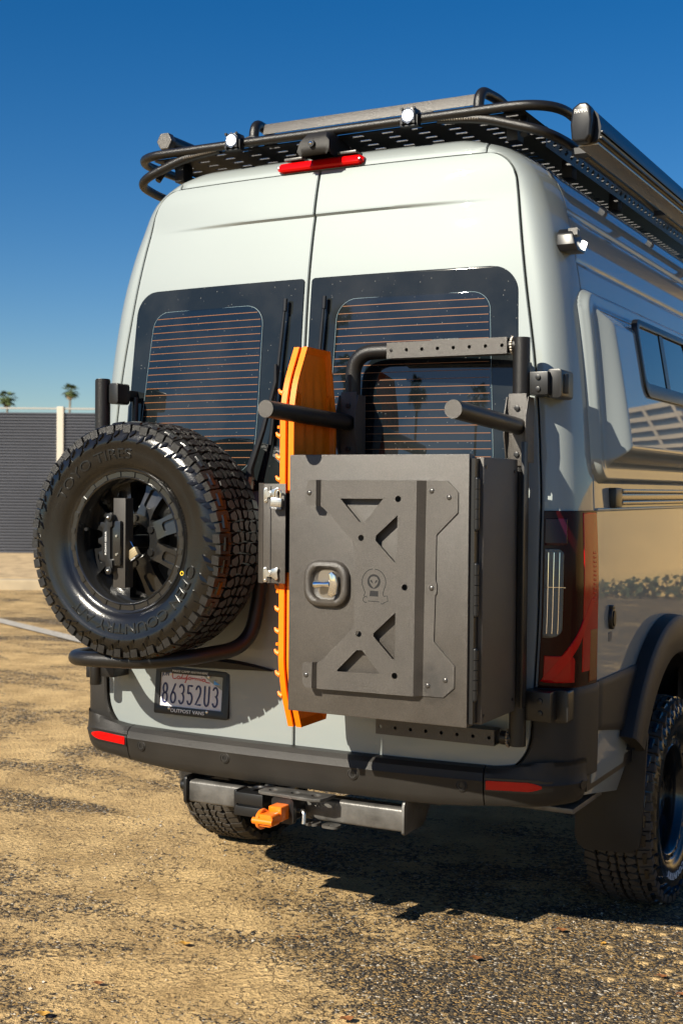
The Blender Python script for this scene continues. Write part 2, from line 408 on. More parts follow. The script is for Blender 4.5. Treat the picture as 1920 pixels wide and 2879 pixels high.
# corrugated fence
SHEET = mat('fence_sheet', (.075, .079, .094), .45, .1, var=(.6, .15))
POSTM = mat('fence_post', (.50, .46, .38), .6)
F0 = Vector((-15.5, 17.17, 0))
fence = thing('metal_fence', 'tall grey corrugated metal fence with pale posts behind the parking lot', 'fence', F0)
def fl(a, o, z): return FD * a + FN * o + Vector((0, 0, z))
wave = MB(); n = 48; vs = []; fs = []
hh = 2.98; pitch = .0625; K = int(hh / pitch)
prof = []
for k in range(K):
    for t, o in ((0, 0), (.12, .03), (.5, .03), (.62, 0)): prof.append((.16 + k * pitch + t * pitch, o))
for a in (0, 1):
    for z, o in prof: vs.append((a, o, z))
m_ = len(prof)
for i in range(m_ - 1): fs.append((i, m_ + i, m_ + i + 1, i + 1))
def sheet_mesh(L):
    B = MB(); B.add([fl(v[0] * L, v[1], v[2]) for v in vs], fs); return B.mesh('sheet', SHEET, smooth=0)
sh = sheet_mesh(5.88)
for i in range(-3, 5): place('fence_sheet', sh, fence, loc=fl(i * 6 + .06, 0, 0))
po = MB(); po.add([fl(a, o, z) for z in (.15, 3.2) for a, o in ((-.07, -.08), (.07, -.08), (.07, .07), (-.07, .07))], [(3, 2, 1, 0), (4, 5, 6, 7), (0, 1, 5, 4), (1, 2, 6, 5), (2, 3, 7, 6), (3, 0, 4, 7)])
pm = po.mesh('post', POSTM, smooth=0, bevel=.012)
for i in range(-3, 6): place('post', pm, fence, loc=fl(i * 6, 0, 0))
cp = MB(); cp.add([fl(a, o, z) for z in (3.143, 3.175) for a, o in ((-18, -.04), (30, -.04), (30, .04), (-18, .04))], [(3, 2, 1, 0), (4, 5, 6, 7), (0, 1, 5, 4), (1, 2, 6, 5), (2, 3, 7, 6), (3, 0, 4, 7)])
cp.build('cap_rail', mat('fence_cap', (.34, .33, .30), .5), fence, smooth=0)

# palms
FROND = mat('palm_frond', (.075, .105, .03), .6, var=(3, .4))
DEAD = mat('palm_skirt', (.17, .12, .06), .85, var=(3, .3))
TRUNK = mat('palm_trunk', (.20, .16, .11), .9, bump=(9, .8), var=(4, .3))
def palm(loc, h, crown, label, group, seed, tr=.22):
    rd = random.Random(seed)
    t = thing('palm_tree', label, 'palm tree', loc, group)
    B = MB(); lean = Vector((rd.uniform(-.3, .3), rd.uniform(-.3, .3), 0))
    pts = [Vector((0, 0, 0)) + lean * (k / 10) ** 2 + Vector((0, 0, h * k / 10)) for k in range(11)]
    rs = [tr * 1.35] + [tr * (1.0 - .35 * k / 10) for k in range(1, 11)]
    B.tube(pts, rs, 10).build('trunk', TRUNK, t)
    top = pts[-1]
    for nm, m, cnt, e0, e1, L in (('crown', FROND, 46, -.55, 1.25, crown), ('dead_frond_skirt', DEAD, 22, -1.45, -.75, crown * .75)):
        C = MB()
        for q in range(cnt):
            az = rd.uniform(0, 2 * math.pi); el = rd.uniform(e0, e1); l_ = L * rd.uniform(.75, 1.1)
            hd = Vector((math.cos(az), math.sin(az), 0)); side = Vector((-math.sin(az), math.cos(az), 0))
            p = top + Vector((0, 0, rd.uniform(-.25, .1))); d = (hd * math.cos(el) + Vector((0, 0, math.sin(el)))).normalized()
            stem = l_ * .5; base = p.copy()
            for k in range(4):
                base = base + d * stem / 4; d = (d + Vector((0, 0, -.10))).normalized()
            C.tube([p, (p + base) / 2, base], [.02, .018, .015], 4)
            nrm = side.cross(d).normalized()
            for f_ in range(15):                      # fan leaf: pointed segments
                a = (f_ - 7) / 7 * 1.45
                dd = (d * math.cos(a) + side * math.sin(a)).normalized()
                sd_ = (side * math.cos(a) - d * math.sin(a)).normalized()
                ll = l_ * .5 * (1 - .25 * abs(a) / 1.45) * rd.uniform(.85, 1.05)
                tip = base + dd * ll + Vector((0, 0, -.22 * ll)) + nrm * rd.uniform(-.05, .05)
                mid = base + dd * ll * .55
                w = .055 * l_
                C.add([base, mid + sd_ * w * .5, tip, mid - sd_ * w * .5], [(0, 1, 2, 3)])
        C.build(nm, m, t, smooth=0, recalc=False)
    return t
palm((-137.6, 148.9, 0), 15.2, 1.9, 'small far palm tree above the fence at the left edge', 'palm trees beyond the fence', 1)
palm((-129.3, 153.3, 0), 16.3, 1.75, 'far palm tree above the fence, nearest the van', 'palm trees beyond the fence', 2)
palm((-139.9, 146.9, 0), 14.9, 1.6, 'far palm tree cut off by the left edge above the fence', 'palm trees beyond the fence', 3)
# palms standing behind the photographer, seen mirrored in the rear glass
palm((-27.4, -53.2, 0), 20.6, 1.7, 'tall palm tree mirrored in the rear glass beside the wiper', 'palm trees behind the photographer', 4)
palm((-26.4, -54.0, 0), 15.6, 1.5, 'shorter palm tree mirrored in the glass beneath the tallest one', 'palm trees behind the photographer', 5)
palm((-18.2, -57.0, 0), 14.2, 1.5, 'palm tree mirrored in the middle of the right rear glass', 'palm trees behind the photographer', 6)
palm((-10.9, -58.8, 0), 13.9, 1.5, 'palm tree mirrored at the right edge of the rear glass', 'palm trees behind the photographer', 7)

# wall, planter and tower that the glossy right side mirrors (ahead and to the right of the van)
WALLM = mat('tan_stucco', (.50, .34, .135), .9, bump=(3, .4, 6), var=(.8, .14))
RD = Vector((.96, -.28, 0)); RN = Vector((-.28, -.96, 0))
def rwall(name, label, cat, p0, a0, a1, t, z0, z1, m):
    B = MB(); p0 = Vector(p0); vs = []
    for z in (z0, z1):
        for a, o in ((a0, 0), (a1, 0), (a1, -t), (a0, -t)): vs.append(p0 + RD * a + RN * o + Vector((0, 0, z)))
    B.add(vs, [(3, 2, 1, 0), (4, 5, 6, 7), (0, 1, 5, 4), (1, 2, 6, 5), (2, 3, 7, 6), (3, 0, 4, 7)])
    o = B.build(name, m, smooth=0, bevel=.03)
    return tag(o, label, cat)
rwall('planter_wall', 'low tan planter wall mirrored in the glossy right side', 'wall', (4.9, 15.3, 0), -4.5, 26, .3, -.1, .46, WALLM)
rwall('stucco_wall', 'long tan stucco wall mirrored in the lower right side', 'wall', (5.15, 16.3, 0), -5, 26, .4, -.1, 2.5, WALLM)
hedge = MB(); rd = random.Random(11)
HEDGE = mat('hedge_leaves', (.035, .05, .02), .7, var=(4, .4))
for q in range(5200):
    a = rd.uniform(-4.3, 25); o = rd.uniform(-.1, .55); z = rd.uniform(.0, .42) * (1 - abs(o - .22) * .8)
    p = Vector((4.9, 15.3, 0)) + RD * a + RN * (o + .15) + Vector((0, 0, z))
    e1 = Vector((rd.gauss(0, 1), rd.gauss(0, 1), rd.gauss(0, 1))).normalized() * .06; e2 = e1.cross(Vector((rd.gauss(0, 1), rd.gauss(0, 1), rd.gauss(0, 1)))).normalized() * .04
    hedge.add([p - e1, p + e2, p + e1, p - e2], [(0, 1, 2, 3)])
tag(hedge.build('hedge', HEDGE, smooth=0, recalc=False), 'low dark green hedge in front of the tan planter wall', 'hedge')
tower = thing('office_tower', 'tan and dark banded office tower mirrored in the bulging side panel', 'building', (24, 78, 0))
TW = mat('tower_concrete', (.36, .30, .22), .8, var=(1, .1)); TG = mat('tower_glass', (.03, .045, .06), .1)
MB().bx((-7, 0, 0), (7, 14, 13)).build('core', TG, tower, smooth=0)
fb = MB().bx((-7.3, -.4, 0), (7.3, 14.3, .42)).mesh('floor_band', TW, smooth=0)
for k in range(13): place('floor_band', fb, tower, loc=(0, 0, 1.0 * k + .6))
pl_ = MB().bx((-.10, -.55, 0), (.10, -.41, 13)).mesh('pier', TW, smooth=0)
for k in range(8): place('pier', pl_, tower, loc=(-7 + 2 * k, 0, 0))

# gravel close to the camera
gr = MB(); rd = random.Random(5)
def pebble(B, x, y, s, rd):
    a = rd.uniform(0, 6.28); n = 5; vs = [(x, y, s * rd.uniform(.35, .6))]
    for k in range(n):
        t = a + 6.283 * k / n; r = s * rd.uniform(.6, 1.1); vs.append((x + r * math.cos(t), y + r * math.sin(t), -.003 if k % 2 else s * .12))
    B.add(vs, [(0, 1 + k, 1 + (k + 1) % n) for k in range(n)])
PEB = [mat('pebble_dark', (.035, .035, .036), .7, var=(200, .3)), mat('pebble_tan', (.30, .21, .105), .8, var=(200, .3)), mat('pebble_pale', (.40, .35, .28), .8, var=(200, .2))]
cl = [(rd.uniform(-1.6, 1.6), rd.uniform(-1.5, 1.2), rd.uniform(.12, .5)) for _ in range(26)] + [(.9, .1, .6), (1.2, .5, .5), (.6, .4, .5), (.5, -.2, .5)]
for mi, (m, cnt) in enumerate(zip(PEB, (5200, 3600, 1300))):
    B = MB()
    for q in range(cnt):
        if rd.random() < .75:
            c_ = rd.choice(cl); x = rd.gauss(c_[0], c_[2]); y = rd.gauss(c_[1], c_[2])
        else: x = rd.uniform(-2, 2.2); y = rd.uniform(-2, 1.6)
        pebble(B, x, y, min(.0010 + rd.expovariate(1 / .0016), .008), rd)
    o = B.build('gravel', m, smooth=0, recalc=False)
    tag(o, ['dark gravel grains strewn over the lot', 'tan gravel grains strewn over the lot', 'pale gravel grains strewn over the lot'][mi], 'gravel', kind='stuff')
# sand-filled paver cells at the right
SAND = mat('cell_sand', (.44, .32, .17), .95, bump=(60, .8, 5), var=(30, .2))
for i, (x, y) in enumerate([(.944, .744), (.966, .842), (1.036, .718), (1.058, .815), (1.129, .689), (1.105, .601), (1.076, .509), (1.159, .481), (1.183, .579), (1.093, .901), (1.016, .318), (1.141, .389), (1.21, .37), (.93, .60)]):
    B = MB(); rr = random.Random(i + 40); n = 14; vs = [(0, 0, .003)]
    for ring, (r, z) in enumerate(((.6, .0022), (1, -.003))):
        for k in range(n):
            a = 2 * math.pi * k / n; rad = .031 * r * (abs(math.cos(2 * a)) * .25 + .85) * rr.uniform(.7, 1.2)
            vs.append((rad * math.cos(a + .5) * 1.1, rad * math.sin(a + .5), z))
    fs_ = [(0, 1 + k, 1 + (k + 1) % n) for k in range(n)] + [(1 + k, 1 + n + k, 1 + n + (k + 1) % n, 1 + (k + 1) % n) for k in range(n)]
    o = B.add(vs, fs_).build('sand_patch', GROUND, ground, smooth=60, recalc=False); o.location = (x, y, .001)

# ------------------------------------------------------------------ van body surface
Wz = spline([.5, .95, 1.23, 1.53, 1.91, 2.18, 2.35, 2.5, 2.6, 2.67, 2.715], [.955, .960, .960, .946, .918, .886, .853, .812, .765, .68, .56])
Yz = spline([.5, .7, 1.0, 1.3, 1.55, 1.8, 2.05, 2.27, 2.42, 2.5, 2.6, 2.66, 2.70, 2.72], [.05, .05, .052, .06, .072, .088, .106, .128, .154, .172, .186, .206, .235, .27])
R1c, R2c, A1c = .07, .70, R_(76)
L1c = R1c * A1c; L2c = R2c * (math.pi / 2 - A1c); LA = L1c + L2c
RC = R1c * math.sin(A1c) + R2c * (1 - math.sin(A1c)); RDp = R1c * (1 - math.cos(A1c)) + R2c * math.cos(A1c)
def Pb(s, z):
    sg = -1 if s < 0 else 1; s = abs(s); W = Wz(z); x0 = W - RC; yc = Yz(z)
    bow = lambda x: .055 * (x / .85) ** 2.2
    cr_ = .010 * sst(.70, .2, s) * sst(2.484, 2.495, z) * (1 - sst(2.5, 2.62, z)) if 2.48 < z < 2.63 else 0
    if s <= x0: x = s; y = yc + bow(s) - cr_
    elif s <= x0 + LA:
        d = s - x0
        if d <= L1c: a = d / R1c; dx = R1c * math.sin(a); dy = R1c * (1 - math.cos(a))
        else:
            a = A1c + (d - L1c) / R2c
            dx = R1c * math.sin(A1c) + R2c * (math.sin(a) - math.sin(A1c)); dy = R1c * (1 - math.cos(A1c)) + R2c * (math.cos(A1c) - math.cos(a))
        x = x0 + dx; y = yc + bow(x) + dy
    else: x = W; y = yc + bow(W) + RDp + (s - x0 - LA)
    return Vector((sg * x, y, z))
def Nb(s, z):
    e = .004; du = Pb(s + e, z) - Pb(s - e, z); dv = Pb(s, min(z + e, 2.715)) - Pb(s, z - e)
    return du.cross(dv).normalized()
def sAtY(y, z):            # perimeter coordinate on the side for a given y
    W = Wz(z); return W - RC + LA + (y - (Yz(z) + .055 * (W / .85) ** 2.2 + RDp))
def gap(z):
    g0 = spl_gap(z)
    if z < .787: r = .12; t = min(max(r - (z - .667), 0), r); g0 -= r - math.sqrt(max(r * r - t * t, 0))
    if z > 2.55: r = .10; t = min(max(r - (2.65 - z), 0), r); g0 -= r - math.sqrt(max(r * r - t * t, 0))
    return g0
spl_gap = spline([.66, .95, 1.2, 1.48, 1.7, 1.92, 2.21, 2.4, 2.55, 2.65], [.812, .828, .836, .836, .826, .807, .764, .735, .712, .70])
def seam(z): return Wz(z) - RC + L1c + .125
def zrows(a, b, st=.03, dense=()):
    z = list(np.arange(a, b, st)) + [b]
    for c_, w_ in dense:
        z += [q for q in np.arange(c_ - w_, c_ + w_, .004) if a < q < b]
    z = sorted(set(round(float(q), 4) for q in z)); return z
def patch(name, m, parent, zs, s0, s1, n=16, off=0, skirt=.02, edge=.003, cols=None, keep=None, P=Pb, N=Nb, smooth=40):
    """surface patch between perimeter coordinates s0(z), s1(z) with a rolled edge of depth skirt"""
    rows = [(z, 0) for z in zs]
    if skirt: rows = [(zs[0], skirt), (zs[0], edge)] + [(z, 0) for z in zs[1:-1]] + [(zs[-1], edge), (zs[-1], skirt)]
    vs = []; fs = []
    for z, dz in rows:
        a, b = s0(z), s1(z)
        cl_ = [(a + (b - a) * t, 0) for t in (cols if cols is not None else np.linspace(0, 1, n + 1))]
        if skirt:
            e = min(edge, (b - a) * .2)
            cl_ = [(a, skirt), (a, edge)] + [(a + e, 0)] + cl_[1:-1] + [(b - e, 0)] + [(b, edge), (b, skirt)]
        for s, ds in cl_:
            vs.append(P(s, z) + N(s, z) * (off - max(ds, dz)))
    nc = len(cl_)
    for i in range(len(rows) - 1):
        for j in range(nc - 1):
            q = (i * nc + j, i * nc + j + 1, (i + 1) * nc + j + 1, (i + 1) * nc + j)
            if keep:
                c_ = sum((vs[k] for k in q), Vector()) / 4
                if not keep(c_): continue
            fs.append(q)
    return MB().add(vs, fs).build(name, m, parent, smooth=smooth, recalc=False)
def rr_x(x0f, x1f, z0, z1, rl0, rl1, rt0, rt1):
    """rounded outline: returns s0(z), s1(z); radii at bottom/top for each side"""
    def ins(z, rb, rt):
        o = 0
        if rb and z < z0 + rb: t = rb - (z - z0); o = rb - math.sqrt(max(rb * rb - t * t, 0))
        if rt and z > z1 - rt: t = rt - (z1 - z); o = rt - math.sqrt(max(rt * rt - t * t, 0))
        return o
    return (lambda z: x0f(z) + ins(z, rl0, rl1)), (lambda z: x1f(z) - ins(z, rt0, rt1))

van = thing('van', 'pale grey high-roof camper van seen from its rear right corner', 'van', (0, 1.15, 0))
VO = Vector((0, 1.15, 0))
class VanParent: pass
def to_van(o):
    o.parent = van; o.matrix_parent_inverse = Matrix.Translation(-VO); return o
VP = []
def vp(o): VP.append(o); return o

ZD = zrows(.667, 2.65, .03, ((.70, .045), (2.495, .022), (2.62, .032)))
doorR = vp(patch('rear_door', PAINT, None, ZD, lambda z: .0035, lambda z: gap(z) - .003, 26))
doorL = vp(patch('rear_door', PAINT, None, ZD, lambda z: -gap(z) + .003, lambda z: -.0035, 26))
ZC = zrows(.60, 2.70, .03, ((.70, .045), (2.60, .06), (2.68, .03)))
WC = Vector((0, 1.20, .40))       # rear axle
def cols_corner(): return None
cpR = vp(patch('corner_panel', PAINT, None, zrows(.90, 2.70, .03, ((2.62, .05), (2.68, .02))), lambda z: gap(z) + .003 if z < 2.65 else .602, lambda z: seam(z) - .0025, 44))
cpL = vp(patch('corner_panel', PAINT, None, zrows(.90, 2.70, .03, ((2.62, .05), (2.68, .02))), lambda z: -seam(z) + .0025, lambda z: -gap(z) - .003 if z < 2.65 else -.602, 44))
vp(patch('roof_edge_strip', PAINT, None, zrows(2.654, 2.712, .008), lambda z: -.598, lambda z: .598, 40))
FWY = WC.y + 3.665
def keepside(c_): return (c_.y - WC.y) ** 2 + (c_.z - WC.z) ** 2 > .575 ** 2 and (c_.y - FWY) ** 2 + (c_.z - WC.z) ** 2 > .575 ** 2
colsS = list(np.concatenate([np.linspace(0, .065, 14), np.linspace(.073, .32, 46), np.linspace(.36, .68, 8), np.linspace(.70, .98, 46), [1]]))
def sideZ(): return zrows(.60, 2.70, .03, ((2.62, .05),))
def Pside(s, z):           # two shallow pressed lines along the upper side
    p = Pb(s, z)
    return p
def Pgroove(s, z):
    p = Pb(s, z); y = p.y
    d = 0
    if y > .34:
        f = sst(.34, .6, y)
        d = .007 * math.exp(-((z - 2.465) / .010) ** 2) + .006 * math.exp(-((z - 2.300) / .009) ** 2)
        d *= max(f, .6)
    return p - Vector(((1 if s > 0 else -1) * d, 0, 0))
zs_side = zrows(.62, 2.70, .03, ((2.465, .028), (2.300, .026), (2.62, .04)))
vp(patch('side_panel', PAINT, None, zs_side, lambda z: seam(z) + .0025, lambda z: seam(z) + 5.6, off=0, cols=colsS, keep=keepside, P=Pgroove))
vp(patch('side_panel', PAINT, None, zs_side, lambda z: -seam(z) - 5.6, lambda z: -seam(z) - .0025, off=0, cols=[1 - c_ for c_ in reversed(colsS)], keep=keepside))
# roof sheet and dark inside behind the panel gaps
top = [Pb(s, 2.714) for s in np.linspace(-(seam(2.714) + 5.6), seam(2.714) + 5.6, 60)]
vp(MB().add([(p.x, p.y, 2.7135) for p in top], [tuple(range(len(top)))]).build('roof', PAINT, None, smooth=0))
vp(patch('inner_liner', DARK, None, zrows(.60, 2.69, .06), lambda z: -seam(z) - 5.5, lambda z: seam(z) + 5.5, cols=list(np.concatenate([np.linspace(0, .47, 20), np.linspace(.49, .51, 3), np.linspace(.53, 1, 20)])), off=-.032, skirt=0, keep=lambda c_: keepside(c_) or abs(c_.x) < .8))
zz_ = list(np.linspace(.62, 2.70, 30)); fp = [Pb(seam(z) + 5.59, z) for z in zz_] + [Pb(-seam(z) - 5.59, z) for z in reversed(zz_)]
vp(MB().add([(p.x, 5.78, p.z) for p in fp], [tuple(range(len(fp)))]).build('front_bulkhead', PAINT, None, smooth=0))
ub = MB(); ub.bx((-.5, 1.5, .52), (.5, 5.6, .60)); ub.cyl((-.8, 1.17, .40), (.8, 1.17, .40), .05)
ub.sphere((0, 1.17, .40), .15); ub.bx((-.95, .26, .60), (.95, 5.7, .66))
vp(ub.build('underbody', BLACK, None, smooth=35))
wl = MB()
for sg in (-1, 1):
    wl = MB(); vs = []; fs = []
    for k in range(25):
        a = math.pi * (.15 + .70 * k / 24)
        for x in (.45, .985): vs.append((sg * x, WC.y - .57 * math.cos(a), WC.z + .57 * math.sin(a)))
    for k in range(24): fs.append((2 * k, 2 * k + 1, 2 * k + 3, 2 * k + 2))
    wl.add(vs, fs)
    wl.bx((sg * .42, WC.y - .3, .64), (sg * .45, WC.y + .6, 1.0))
    vp(wl.build('wheel_well', DARK, None))

# rear glass
def win(sgn):
    x0 = lambda z: .014; x1 = lambda z: .742 + (2.14 - z) * .042
    a, b = rr_x(x0, x1, 1.545, 2.268, .035, .012, .14, .085)
    if sgn < 0: s0, s1 = (lambda z: -b(z)), (lambda z: -a(z))
    else: s0, s1 = a, b
    zs = zrows(1.545, 2.268, .03, ((1.58, .035), (1.65, .04), (2.225, .04)))
    w = vp(patch('rear_window', GLASSB, None, zs, s0, s1, 20, off=.0045, skirt=.006, edge=.001))
    if sgn > 0: l0 = spline([1.60, 1.75, 2.05, 2.19], [.105, .108, .117, .12]); l1 = lambda z: .655 + (2.12 - z) * .058
    else: l0 = spline([1.60, 1.72, 1.9, 2.19], [.205, .178, .172, .17]); l1 = lambda z: .655 + (2.12 - z) * .098
    a2, b2 = rr_x(l0, l1, 1.60, 2.187, .07, .07, .07, .06)
    p0, p1 = (a2, b2) if sgn > 0 else ((lambda z: -b2(z)), (lambda z: -a2(z)))
    zp = zrows(1.60, 2.187, .03, ((1.63, .035), (2.15, .04)))
    pn = patch('tinted_pane', PANE, w, zp, p0, p1, 16, off=.0062, skirt=.001, edge=.0003)
    # pale hairline round the clear area
    B = MB(); loop = [(p0(z), z) for z in zp] + [(p1(z), z) for z in reversed(zp)]
    B.tube([Pb(s, z) + Nb(s, z) * .0058 for s, z in loop + loop[:1]], .0011, 5, cap=False)
    B.build('pane_edge', mat('frit_dot_edge', (.16, .22, .24), .3), w)
    z = 2.163; k = 0
    while z > 1.615:
        aa, bb = p0(z) + .004, p1(z) - .006
        n = 14; vs = []; fs = []
        for i in range(n + 1):
            s = aa + (bb - aa) * i / n; c0 = Pb(s, z) + Nb(s, z) * .0071
            vs += [c0 - Vector((0, 0, .00095)), c0 + Vector((0, 0, .00095))]
        for i in range(n): fs.append((2 * i, 2 * i + 2, 2 * i + 3, 2 * i + 1))
        MB().add(vs, fs).build('heater_line', HEAT, w, recalc=False)
        z -= .0252; k += 1
    return w
winR, winL = win(1), win(-1)

# third brake light, rear camera
bl = MB(); n = 24; zc = 2.672
pl = []
for i in range(n + 1):
    s = -.168 + .336 * i / n
    pl.append(s)
vs = []; fs = []
prof = [(-.017, .0), (-.015, .018), (-.008, .024), (.008, .024), (.015, .018), (.017, .0)]
for s in pl:
    e = 1 - max(0, (abs(s) - .150) / .018) ** 2 * .55
    for dz, o in prof:
        z = zc + dz * e; q = Pb(s, z); vs.append((q.x, Pb(s, 2.655).y + .004 - o * e + dz * .25, z))
k = len(prof)
for i in range(n):
    for j in range(k - 1): fs.append((i * k + j, (i + 1) * k + j, (i + 1) * k + j + 1, i * k + j + 1))
fs.append(tuple(range(k))); fs.append(tuple(n * k + j for j in range(k)))
brake = vp(bl.add(vs, fs).build('brake_light', REDL, None))
for s in (-.158, .158): MB().sphere((s, Pb(s, 2.655).y - .02, zc), .005, sc=(1, .5, 1)).build('screw', STEEL, brake)
ch = MB()
vs = []; rows_ = [(.125, 2.695, .050, .018), (.120, 2.712, .062, .03), (.128, 2.742, .058, .0), (.15, 2.765, .046, 0), (.20, 2.778, .044, 0), (.30, 2.755, .05, 0), (.36, 2.715, .055, 0)]
for y, z, hw, _ in rows_:
    for t in (-1, -.8, 0, .8, 1): vs.append((.015 + t * hw, y, z - (.012 if abs(t) == 1 else 0)))
fs = []
for i in range(len(rows_) - 1):
    for j in range(4): fs.append((i * 5 + j, i * 5 + j + 1, (i + 1) * 5 + j + 1, (i + 1) * 5 + j))
ba = len(vs)
for y, z, hw, _ in rows_:
    for t in (-1, 1): vs.append((.015 + t * hw * 1.04, y + .005, 2.69))
for i in range(len(rows_) - 1):
    fs.append((i * 5, (i + 1) * 5, ba + 2 * (i + 1), ba + 2 * i)); fs.append((i * 5 + 4, ba + 2 * i + 1, ba + 2 * (i + 1) + 1, (i + 1) * 5 + 4))
fs.append((0, 1, 2, 3, 4, ba + 1, ba))
camh = vp(ch.add(vs, fs).build('reversing_camera', PLASTIC, None, smooth=45))
le = MB(); le.cyl((.012, .126, 2.722), (.012, .110, 2.722), .012); le.build('lens_ring', BLACK, camh)
MB().sphere((.012, .111, 2.722), .007).build('lens', CHROME, camh)
# little feet of the rack bracket beside the brake light
for x in (-.10, .11): vp(MB().bx((x - .035, .185, 2.693), (x + .035, .24, 2.702)).build('mount_tab', GREYSTEEL, None, bevel=.002))

# bumper ----------------------------------------------------------------
def bpath(s):
    sg = -1 if s < 0 else 1; s = abs(s); x0 = .825; R1 = .142; D1 = .16; L1 = 1.5708 * (R1 + D1) / 2
    yb = lambda x: .002 + .058 * (x / .85) ** 2.4
    if s <= x0: x, y = s, yb(s)
    elif s <= x0 + L1:
        a = (s - x0) / L1 * 1.5708; x = x0 + R1 * math.sin(a); y = yb(x0) + .01 * math.sin(a) + D1 * (1 - math.cos(a))
    else: x = x0 + R1; y = yb(x0) + .01 + D1 + s - x0 - L1
    return Vector((sg * x, y, 0))
def bnorm(s):
    d = bpath(s + .004) - bpath(s - .004); return Vector((d.y, -d.x, 0)).normalized()
BPROF = [(-.10, .683), (-.045, .690), (-.020, .686), (-.006, .672), (-.001, .655), (.002, .648), (0, .640), (-.003, .62), (-.009, .585), (-.016, .563), (-.026, .553), (-.040, .560), (-.055, .60)]
def btop(s): return 0
def bumper_seg(name, s0, s1, n, parent=None):
    vs = []; fs = []; k = len(BPROF)
    for i in range(n + 1):
        s = s0 + (s1 - s0) * i / n; p = bpath(s); nn = bnorm(s)
        lift = .030 * sst(.45, 1.0, abs(s)); 
        fa = sst(.70, .90, abs(s))
        for o, z in BPROF:
            if z > .66: o = o * (1 - fa) + (-.004 if z < .68 else -.004) * fa; z += .03 * fa * (z - .66) / .03
            zz = z + lift * sst(.66, .55, z) + .006 * sst(.0, .7, abs(s)) * 0
            vs.append(p + nn * o + Vector((0, 0, zz)))
    for i in range(n):
        for j in range(k - 1): fs.append((i * k + j, i * k + j + 1, (i + 1) * k + j + 1, (i + 1) * k + j))
    fs.append(tuple(range(k))); fs.append(tuple(n * k + j for j in reversed(range(k))))
    return MB().add(vs, fs).build(name, PLASTIC, parent, smooth=28)
bumper = vp(bumper_seg('bumper', -.686, .686, 44))
S_END = .99
bcR = vp(bumper_seg('bumper_corner', .690, S_END + .06, 26)); bcL = vp(bumper_seg('bumper_corner', -S_END - .06, -.690, 26))
def bpt(s, z, o):
    return bpath(s) + bnorm(s) * o + Vector((0, 0, z))
for s, par in ((-.618, bumper), (-.247, bumper), (.247, bumper), (.618, bumper)):
    p = bpt(s, .628, -.002); nn = bnorm(s); B = MB()
    ringprof = [(.0, .0005), (.008, .0005), (.0085, .003), (.0135, .003), (.014, .0005), (.0155, .0005), (.016, .003), (.019, .002), (.0195, -.006)]
    vs = []; fs = []; sg_ = 24; side = Vector((-nn.y, nn.x, 0)); upv = Vector((0, 0, 1)); k = len(ringprof)
    for i in range(sg_):
        a = 2 * math.pi * i / sg_
        for r, h in ringprof: vs.append(p + (side * math.cos(a) + upv * math.sin(a)) * r + nn * h)
    for i in range(sg_):
        for j in range(k - 1): fs.append((i * k + j, i * k + j + 1, ((i + 1) % sg_) * k + j + 1, ((i + 1) % sg_) * k + j))
    o = B.add(vs, fs).build('parking_sensor', PLASTIC, None); o.parent = par
    o2 = MB().add([p + (side * math.cos(2 * math.pi * i / 16) + upv * math.sin(2 * math.pi * i / 16)) * .0075 + nn * .0012 for i in range(16)], [tuple(range(16))]).build('sensor_face', BLACK, None); o2.parent = par
# side sensor on the right corner
p = bpt(1.02, .64, .0); nn = bnorm(1.02)
o = MB().cyl(p - nn * .004, p + nn * .003, .014).build('parking_sensor', BLACK, bcR)
for sg, par in ((1, bcR), (-1, bcL)):
    vs = []; fs = []; n = 12
    for i in range(n + 1):
        s = .697 + .175 * i / n; w0 = .0155 * (1 if i < n - 2 else (.85 if i < n - 1 else (.6 if i < n else .25)))
        for dz, o_ in ((-w0, -.006), (-w0 * .9, .004), (w0 * .9, .004), (w0, -.006)): vs.append(bpt(sg * s, .637 + .006 * i / n + dz, o_ - .001))
    for i in range(n):
        for j in range(3): fs.append((i * 4 + j, i * 4 + j + 1, (i + 1) * 4 + j + 1, (i + 1) * 4 + j))
    fs.append((0, 1, 2, 3)); fs.append((n * 4, n * 4 + 1, n * 4 + 2, n * 4 + 3))
    MB().add(vs, fs).build('reflector', REDL, par)
    vs = []; 
    for i in range(n + 3):
        s = .692 + .215 * i / (n + 2)
        for dz, o_ in ((-.023, -.008), (-.021, .0012), (.021, .0012), (.023, -.008)): vs.append(bpt(sg * s, .638 + .006 * i / n + dz * (1 if i < n else .75), o_ - .0015))
    fs = []
    for i in range(n + 2):
        for j in range(3): fs.append((i * 4 + j, i * 4 + j + 1, (i + 1) * 4 + j + 1, (i + 1) * 4 + j))
    MB().add(vs, fs).build('reflector_surround', BLACK, par)
